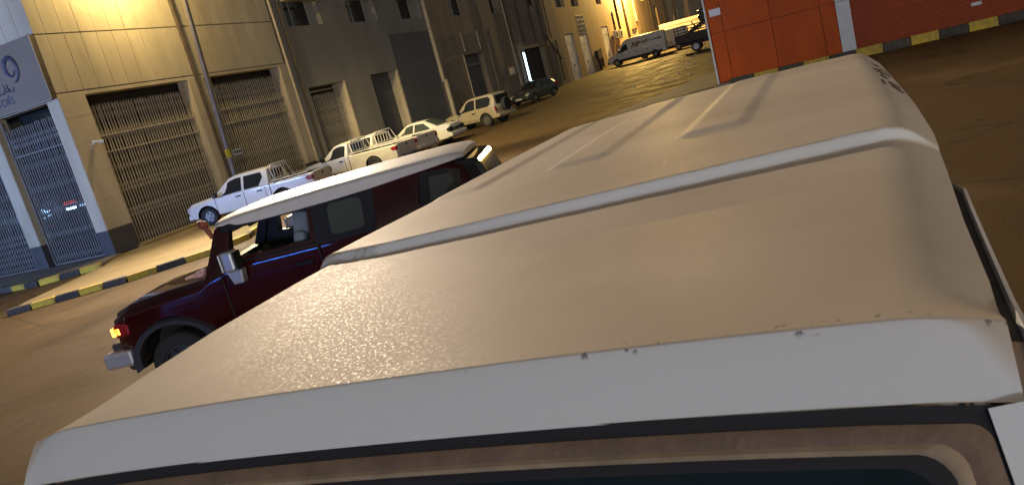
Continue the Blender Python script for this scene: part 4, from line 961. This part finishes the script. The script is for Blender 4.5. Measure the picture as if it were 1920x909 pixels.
# cabin
def seat(x, y):
    q = MB(); q.box(x-.45, x+.08, y-.25, y+.25, .72, .88); o = q.build('seat', 'seat', fj, bevel=.05)
    mx = Matrix.Translation((x-.4, y, .85)) @ Matrix.Rotation(-.2, 4, 'Y')
    b_ = MB(); b_.box(-.1, .06, -.24, .24, 0, .56, 0, mx); b_.build('backrest', 'seat', o, bevel=.05)
    h_ = MB(); h_.box(-.11, .08, -.15, .15, .5, .78, 0, mx); h_.build('headrest', 'seat', o, bevel=.04)
seat(-.68, .38); seat(-.68, -.38)
q = MB(); q.box(-.55, -.1, -.7, .7, .8, 1.16); q.build('dashboard', 'black_plastic', fj, bevel=.06)
q = MB(); pr_ = [(-.66+.05*math.sin(a)*0, .38+.18*math.cos(a), 1.12+.18*math.sin(a)) for a in [2*PI*i/18 for i in range(19)]]; q.tube(pr_, .018, 6, cap=False); q.tube([(-.66, .22, 1.12), (-.66, .54, 1.12)], .02, 6); q.build('steering_wheel', 'black_plastic', fj, 40)
q = MB(); q.box(-.47, -.42, -.13, .13, 1.54, 1.62); q.build('rear_view_mirror', 'black_plastic', fj, bevel=.015)
q = MB(); q.box(-2.1, -1.7, -.65, .65, .7, 1.25); q.build('rear_seat', 'black_plastic', fj, bevel=.06)
for ch in fj.children:
    if not ch.name.startswith('wheel') and True: ch.location.z += .14
spare = [c for c in fj.children if c.name.startswith('spare')]
for c in spare: c.location.z += .0
# little things on it
def fj_pt(x, y, z):
    z += .14; v = Matrix.Rotation(head(-107), 4, 'Z') @ Vector((x, y, z)); return (v.x-7.195, v.y+7.51, v.z-.14)
t = thing('small_ornament', 'small reddish brown lump with finger like knobs at the top of the maroon windscreen pillar', 'ornament', fj_pt(-.22, .70, 1.60), head(-107))
q = MB(); q.tube([(-.03, .02, -.02), (.02, .0, .1)], [.028, .034], 8); q.ball((.035, 0, .14), .055, (1, 1, .9), 8)
for i in range(4): q.tube([(.06, -.04+i*.027, .15), (.09, -.045+i*.03, .175), (.075, -.045+i*.03, .2)], [.017, .015, .011], 6)
q.tube([(.0, .05, .12), (-.03, .07, .15)], [.018, .012], 6); q.build('lump', 'reddish', t, 60)
t = thing('pale_rag', 'small pale pink rag lying on the hood in front of the maroon pillar', 'rag', fj_pt(.08, .66, 1.16), head(-107))
q = MB(); q.ball((0, 0, .035), .06, (1.2, .8, .7), 8); q.ball((.07, .01, .025), .035, (1.4, .7, .7), 6); q.ball((-.05, 0, .075), .035, (1, .8, 1), 6); q.tube([(.08, 0, .03), (.18, .02, .02)], [.022, .015], 6); q.build('cloth', 'pinkish', t, 60)

# ------------------------------------------------------------------ the near white SUV under the camera
def smst(a, b, x):
    t = min(1, max(0, (x-a)/(b-a))); return t*t*(3-2*t)
ws = thing('white_suv', 'large dusty white SUV in the foreground seen over its ribbed roof', 'SUV', (-.71, .885, 0), math.radians(-.5))
ws.rotation_euler = (0, math.radians(-2.0), math.radians(-.5)); ws.location = (-.71+2.108*math.sin(math.radians(2)), .885, .0013)
KV = [0, .12, .3, .6, 1.0, 1.4, 2.0, 2.8, 3.8, 4.1]
KL = [.806, .85, .90, .96, .985, .975, .928, .885, .85, .823]      # roof half widths along its length, left and right
KR = [.836, .842, .855, .866, .888, .907, .915, .907, .894, .88]
KS = [1.2, 1.1, 1.08, 1.085, 1.105, 1.145, 1.22]              # where the raised rear part begins, from left edge to right edge
RIBS = [(-.705, .10), (-.195, .10), (.30, .10)]
LIP_Z, CROWN = .078, 2.108
def lin(xs, ys, x):
    if x <= xs[0]: return ys[0]
    for i in range(len(xs)-1):
        if x <= xs[i+1]: return ys[i]+(ys[i+1]-ys[i])*(x-xs[i])/(xs[i+1]-xs[i])
    return ys[-1]
def hw(v, s=1): return lin(KV, KR if s > 0 else KL, v)
def roof_z(u, v):
    w = hw(v, u); a = min(1, abs(u)/w); sa = a if u > 0 else -a
    z = CROWN-.018*a**2.2
    z -= (.005+.05*smst(0, .22, v))*max(0, (a-.86)/.14)**2
    z -= LIP_Z*max(0, 1-v/.06)**1.15          # front lip
    vs_ = lin([-1, -.66, -.33, 0, .33, .66, 1], KS, sa)
    step = smst(vs_-.0105, vs_+.0105, v)
    z += .030*step*(1-.6*smst(.92, 1.0, a))
    z -= .05*max(0, (v-3.58)/.25)**2
    for c_, h_ in RIBS:
        e = smst(1.78, 1.87, v)*(1-smst(3.5, 3.58, v))
        z += .011*e*(smst(c_-h_-.035, c_-h_+.025, u)-smst(c_+h_-.025, c_+h_+.035, u))
    return z
vv = [0, .01, .02, .03, .038, .044, .048, .051, .054, .057, .06, .063, .068, .075, .085, .1, .115, .13, .16, .2, .3, .4, .5, .6, .7, .8, .9, 1.0]+[1.04+.007*i for i in range(30)]+[1.38, 1.45, 1.55, 1.65, 1.75]+[1.78+.012*i for i in range(9)]+[1.95+.15*i for i in range(12)]+[3.48+.015*i for i in range(10)]+[3.65, 3.7, 3.75, 3.8, 3.84]
vv = sorted(set(round(x, 4) for x in vv))
def u_line(w):
    us = set()
    for i in range(41): us.add(round(-.86+1.72*i/40, 4))
    for i in range(12):
        us.add(round(.86+.14*(i+1)/12, 4)); us.add(round(-.86-.14*(i+1)/12, 4))
    base = sorted(us)
    extra = [c_+sg_*h_+d_ for c_, h_ in RIBS for sg_ in (-1, 1) for d_ in (-.03, -.022, -.014, -.006, .006, .014, .022, .03)]
    return sorted([b*(w[1] if b > 0 else w[0]) for b in base]+extra)
q = MB(); NU = len(u_line((.9, .9))); vs = []
for v in vv:
    for u in u_line((hw(v, -1), hw(v, 1))): vs.append((u, v, roof_z(u, v)))
q.add(vs, [(j*NU+i, j*NU+i+1, (j+1)*NU+i+1, (j+1)*NU+i) for j in range(len(vv)-1) for i in range(NU-1)])
rf = q.build('roof', 'dusty_roof', ws, 60)
# drip channels, lips, sides
for s in (1, -1):
    q = MB(); vs = []; vl = [0.0, .05, .1, .25, .5, .7, .85, .92, 1.0, 1.2, 1.7, 2.5, 3.3, 3.8]
    def ring(v, prof):
        k = smst(.86, 1.02, v)
        hc = hw(v, s)
        return [(s*(hc+du-.045*k), v, z-.01*k+roof_z(s*hw(v, s), v)-2.02) for du, z in prof]
    prof = [(-.03, 1.995), (-.006, 2.014), (.0, 2.006), (.012, 2.004), (.016, 1.98), (-.03, 1.97)]
    for v in vl: vs += ring(v, prof)
    n = len(prof); q.add(vs, [(i*n+k, (i+1)*n+k, (i+1)*n+(k+1) % n, i*n+(k+1) % n) for i in range(len(vl)-1) for k in range(n)])
    q.build('drip_channel', 'rubber', ws, 40)
    q = MB(); vs = []; prof = [(.013, 1.975), (.013, 2.008), (.017, 2.014), (.023, 2.01), (.026, 1.97), (.024, 1.94), (.01, 1.94)]
    for v in vl: vs += ring(v, prof)
    n = len(prof); q.add(vs, [(i*n+k, (i+1)*n+k, (i+1)*n+(k+1) % n, i*n+(k+1) % n) for i in range(len(vl)-1) for k in range(n)]+[tuple(range(n))])
    q.build('drip_rail', 'white_paint', ws, 40)
# body below the roof
q = MB(); W2 = .86
st2 = [(.0, 1.93, .735), (.5, 1.93, .83), (1.2, 1.93, .885), (2.5, 1.93, .885), (4.0, 1.92, .83)]
def sect(v, w): return [(-(w+.04), v, .45), (-(w+.06), v, 1.0), (-(w+.04), v, 1.25), (-w, v, 1.93), (w, v, 1.93), (w+.04, v, 1.25), (w+.06, v, 1.0), (w+.04, v, .45)]
# lower body runs on to the nose; windscreen slopes to the hood
rows_ = [(-1.75, 1.0, .62), (-1.7, 1.08, .72), (-1.0, 1.16, .78), (-.42, 1.22, .8)]
vs = []
for v, zt, w in rows_: vs += [(-w, v, .5), (-w, v, zt-.06), (-w+.06, v, zt), (w-.06, v, zt), (w, v, zt-.06), (w, v, .5)]
q.add(vs, [(i*6+k, (i+1)*6+k, (i+1)*6+(k+1) % 6, i*6+(k+1) % 6) for i in range(3) for k in range(6)]+[(0, 1, 2, 3, 4, 5)])
vs = []
for v, z, w in [(-.42, 1.22, .8), (-.40, 1.25, .8), (.05, 1.9, .74), (.5, 1.9, .80), (1.2, 1.9, .84), (2.5, 1.9, .86), (3.75, 1.88, .82), (3.82, 1.2, .84)]:
    wl = max(w, .84) if v > -.3 else .82
    vs += [(-wl, v, .5), (-wl-.02, v, 1.0), (-wl, v, min(z-.01, 1.22)), (-w, v, z), (w, v, z), (wl, v, min(z-.01, 1.22)), (wl+.02, v, 1.0), (wl, v, .5)]
q.add(vs, [(i*8+k, (i+1)*8+k, (i+1)*8+(k+1) % 8, i*8+(k+1) % 8) for i in range(7) for k in range(8)]+[tuple(range(56, 64))])
q.build('body', 'white_paint', ws, 30)
# windscreen: seal, rubber frames and glass on the screen plane
sl_ = Vector((0, -.43, -.67)).normalized(); nrm = Vector((0, -sl_.z*-1, 0))
nrm = Vector((0, sl_.z, -sl_.y)).normalized()      # points forward and up
org = Vector((0, .004, roof_z(0, 0)-.004))
def scr(u, t, h=0): p = org+sl_*t+nrm*h; return (u, p.y, p.z)
def arc_u(w, r, n=6):
    return [(u-.05*smst(.45, .8, u)*(w < .86), t) for u, t in arc_sym(w, r, n)]
def arc_sym(w, r, n=6):
    """rounded top outline from left bottom to right bottom: list of (u, t)"""
    L = [(-w-.10*.85, .85)]
    for i in range(n+1):
        a = PI/2*i/n; L.append((-w+r-r*math.cos(a), r-r*math.sin(a)))
    for i in range(1, 16): L.append((-w+r+(2*w-2*r)*i/16, 0))
    for i in range(n+1):
        a = PI/2*i/n; L.append((w-r+r*math.sin(a), r-r*math.cos(a)))
    L.append((w+.10*.85, .85)); return L
def bow(u): return (roof_z(0, 0)-roof_z(max(-.82, min(.868, u)), 0))/.84            # follows the lip of the roof
def frame(name, w_o, t_o, r_o, w_i, t_i, r_i, h0, h1, m_):
    A = [(u, t+t_o+bow(u)) for u, t in arc_u(w_o, r_o)]; B_ = [(u, t+t_i+bow(u)) for u, t in arc_u(w_i, r_i)]; q = MB(); n = len(A)
    vs = [scr(u, t, h0) for u, t in A]+[scr(*( (a[0]+b[0])/2, (a[1]+b[1])/2 ), h1) for a, b in zip(A, B_)]+[scr(u, t, h0) for u, t in B_]
    q.add(vs, [(i, i+1, n+i+1, n+i) for i in range(n-1)]+[(n+i, n+i+1, 2*n+i+1, 2*n+i) for i in range(n-1)])
    return q.build(name, m_, ws, 60)
frame('gap_seal', .872, -.004, .012, .85, .016, .02, .004, .003, 'rubber_black')
frame('outer_gasket', .85, .0155, .02, .822, .037, .03, .006, .009, 'rubber')
frame('inner_gasket', .823, .0365, .03, .808, .048, .035, .006, .010, 'rubber_tan')
frame('glass_edge', .809, .0475, .035, .79, .062, .04, .0055, .007, 'rubber_black')
A = [(u, t+.0605+bow(u)) for u, t in arc_u(.792, .04)]; q = MB(); n = len(A)
q.add([scr(u, t, .005) for u, t in A], [tuple(range(n))]); q.build('windscreen', 'teal_glass', ws)
for s in (1, -1):
    q = MB(); d_ = .05 if s > 0 else 0; A_ = [(.85-d_, .022, .009), (.868-d_*.5, .017, .012), (.895-d_*.4, .02, -.05)]; B_ = [(.936-d_, .85, .009), (.965-d_*.5, .85, .012), (.985, .85, -.05)]
    q.add([scr(s*u, t, h) for u, t, h in A_+B_], [(0, 1, 4, 3), (1, 2, 5, 4)]); q.build('screen_pillar', 'white_paint', ws, 50)
# side windows and scratches
for s in (1, -1):
    for v0, v1 in ((.15, 1.15), (1.3, 2.4), (2.5, 3.8)):
        q = MB(); q.box(s*.885-.02, s*.9, v0, v1, 1.3, 1.84); q.build('side_window', 'glass', ws, bevel=.02)
    q = MB(); q.box(s*1.02-.1, s*1.02+.1, .3, .42, 1.12, 1.34); q.build('wing_mirror', 'black_plastic', ws, bevel=.03)
    q = MB(); q.tube([(s*.55, -1.76, .9), (s*.55, -1.72, .9)], .1, 16); q.build('headlight', 'lamp_clear', ws)
q = MB(); q.box(-.8, .8, -1.95, -1.72, .5, .68); q.build('front_bumper', 'grey_plastic', ws, bevel=.04)
q = MB()
rnd = random.Random(3)
for i in range(26):
    v = 2.1+rnd.random()*.9; u0_ = hw(v, 1)*(.93+.045*rnd.random()); L = .05+.12*rnd.random(); d = rnd.uniform(-.12, .3)
    p = [];
    for j in range(5):
        t = j/4; u = min(u0_+d*L*t, hw(v+L*t, 1)*.985); vv_ = v+L*t; p.append((u, vv_, roof_z(u, vv_)+.0015))
    wd = rnd.uniform(.003, .008)
    q.add([(x-wd, y, roof_z(x-wd, y)+.0015) for x, y, z in p]+[(x+wd, y, roof_z(min(x+wd, hw(y, 1)), y)+.0015) for x, y, z in p], [(j, j+1, 6+j, 5+j) for j in range(4)])
o = q.build('scuff_marks', 'rubber', ws)
tm, rm = wheel_mesh(.38, .25, 6)
for y in (-1.0, 2.7):
    for s in (1, -1):
        o = part('wheel', tm, ws, (s*.78, y, .24), (0, 0, -PI/2 if s > 0 else PI/2)); part('rim', rm, o)

# ------------------------------------------------------------------ lit shops behind the camera (seen only as light and reflections)
sh = thing('lit_shop', 'shop with lit white fascia and blue neon across the road behind the camera', 'shop', (-8, -39, 0))
q = MB(); q.box(-34, 40, -6, -.3, 0, 8); q.build('wall', 'brown_wall', sh)
q = MB(); q.box(17, 31, -.28, 0, 4, 6); q.build('fascia', 'neon_white', sh)
q = MB(); q.box(-14, 0, -.28, -.1, 3.25, 3.37); q.build('neon_strip', 'neon_blue', sh)
t = thing('lit_side_shop', 'bluish lit shop box sign across the side street behind the camera', 'shop sign', (-28, -12, 0))
q = MB(); q.box(-5, 5, -4, -.2, 0, 6); q.build('wall', 'brown_wall', t)
q = MB(); q.box(-2.5, 2.5, -.19, 0, 3.9, 5.1); q.build('sign_box', 'neon_white', t)
t = thing('street_light', 'street light pole to the right behind the camera, out of view', 'street light', (9.5, -3.3, 0))
q = MB(); q.tube([(0, 0, 0), (0, 0, 7.4), (0, .2, 7.65)], [.1, .07, .05], 10); q.build('pole', 'pole', t, 40)
q = MB(); q.box(-.2, .2, .1, .6, 7.85, 7.95); q.build('lamp_head', 'grey_plastic', t, bevel=.02)
t = thing('wall_light', 'wall lamp high on the ochre building far down the street', 'street light', (XW, 101.5, 10.2))
q = MB(); q.tube([(0, 0, .3), (1.4, 0, .5)], .05); q.build('arm', 'pole', t, 40)
q = MB(); q.box(1.3, 1.95, -.15, .15, .42, .54); q.build('lamp_head', 'grey_plastic', t)
# rubble along the far right of the road
q = MB(); rnd = random.Random(5)
for i in range(40):
    y = rnd.uniform(42, 74); x = -7.5-(y-42)*.1+rnd.gauss(0, 1.3); r = rnd.uniform(.02, .09)
    q.ball((x, y, g(y)+r*.3), r, (1.3, 1, .6), 3)
o = q.build('rubble', 'stone'); o['kind'] = 'stuff'; o['label'] = 'loose stones and rubble strewn on the far road'
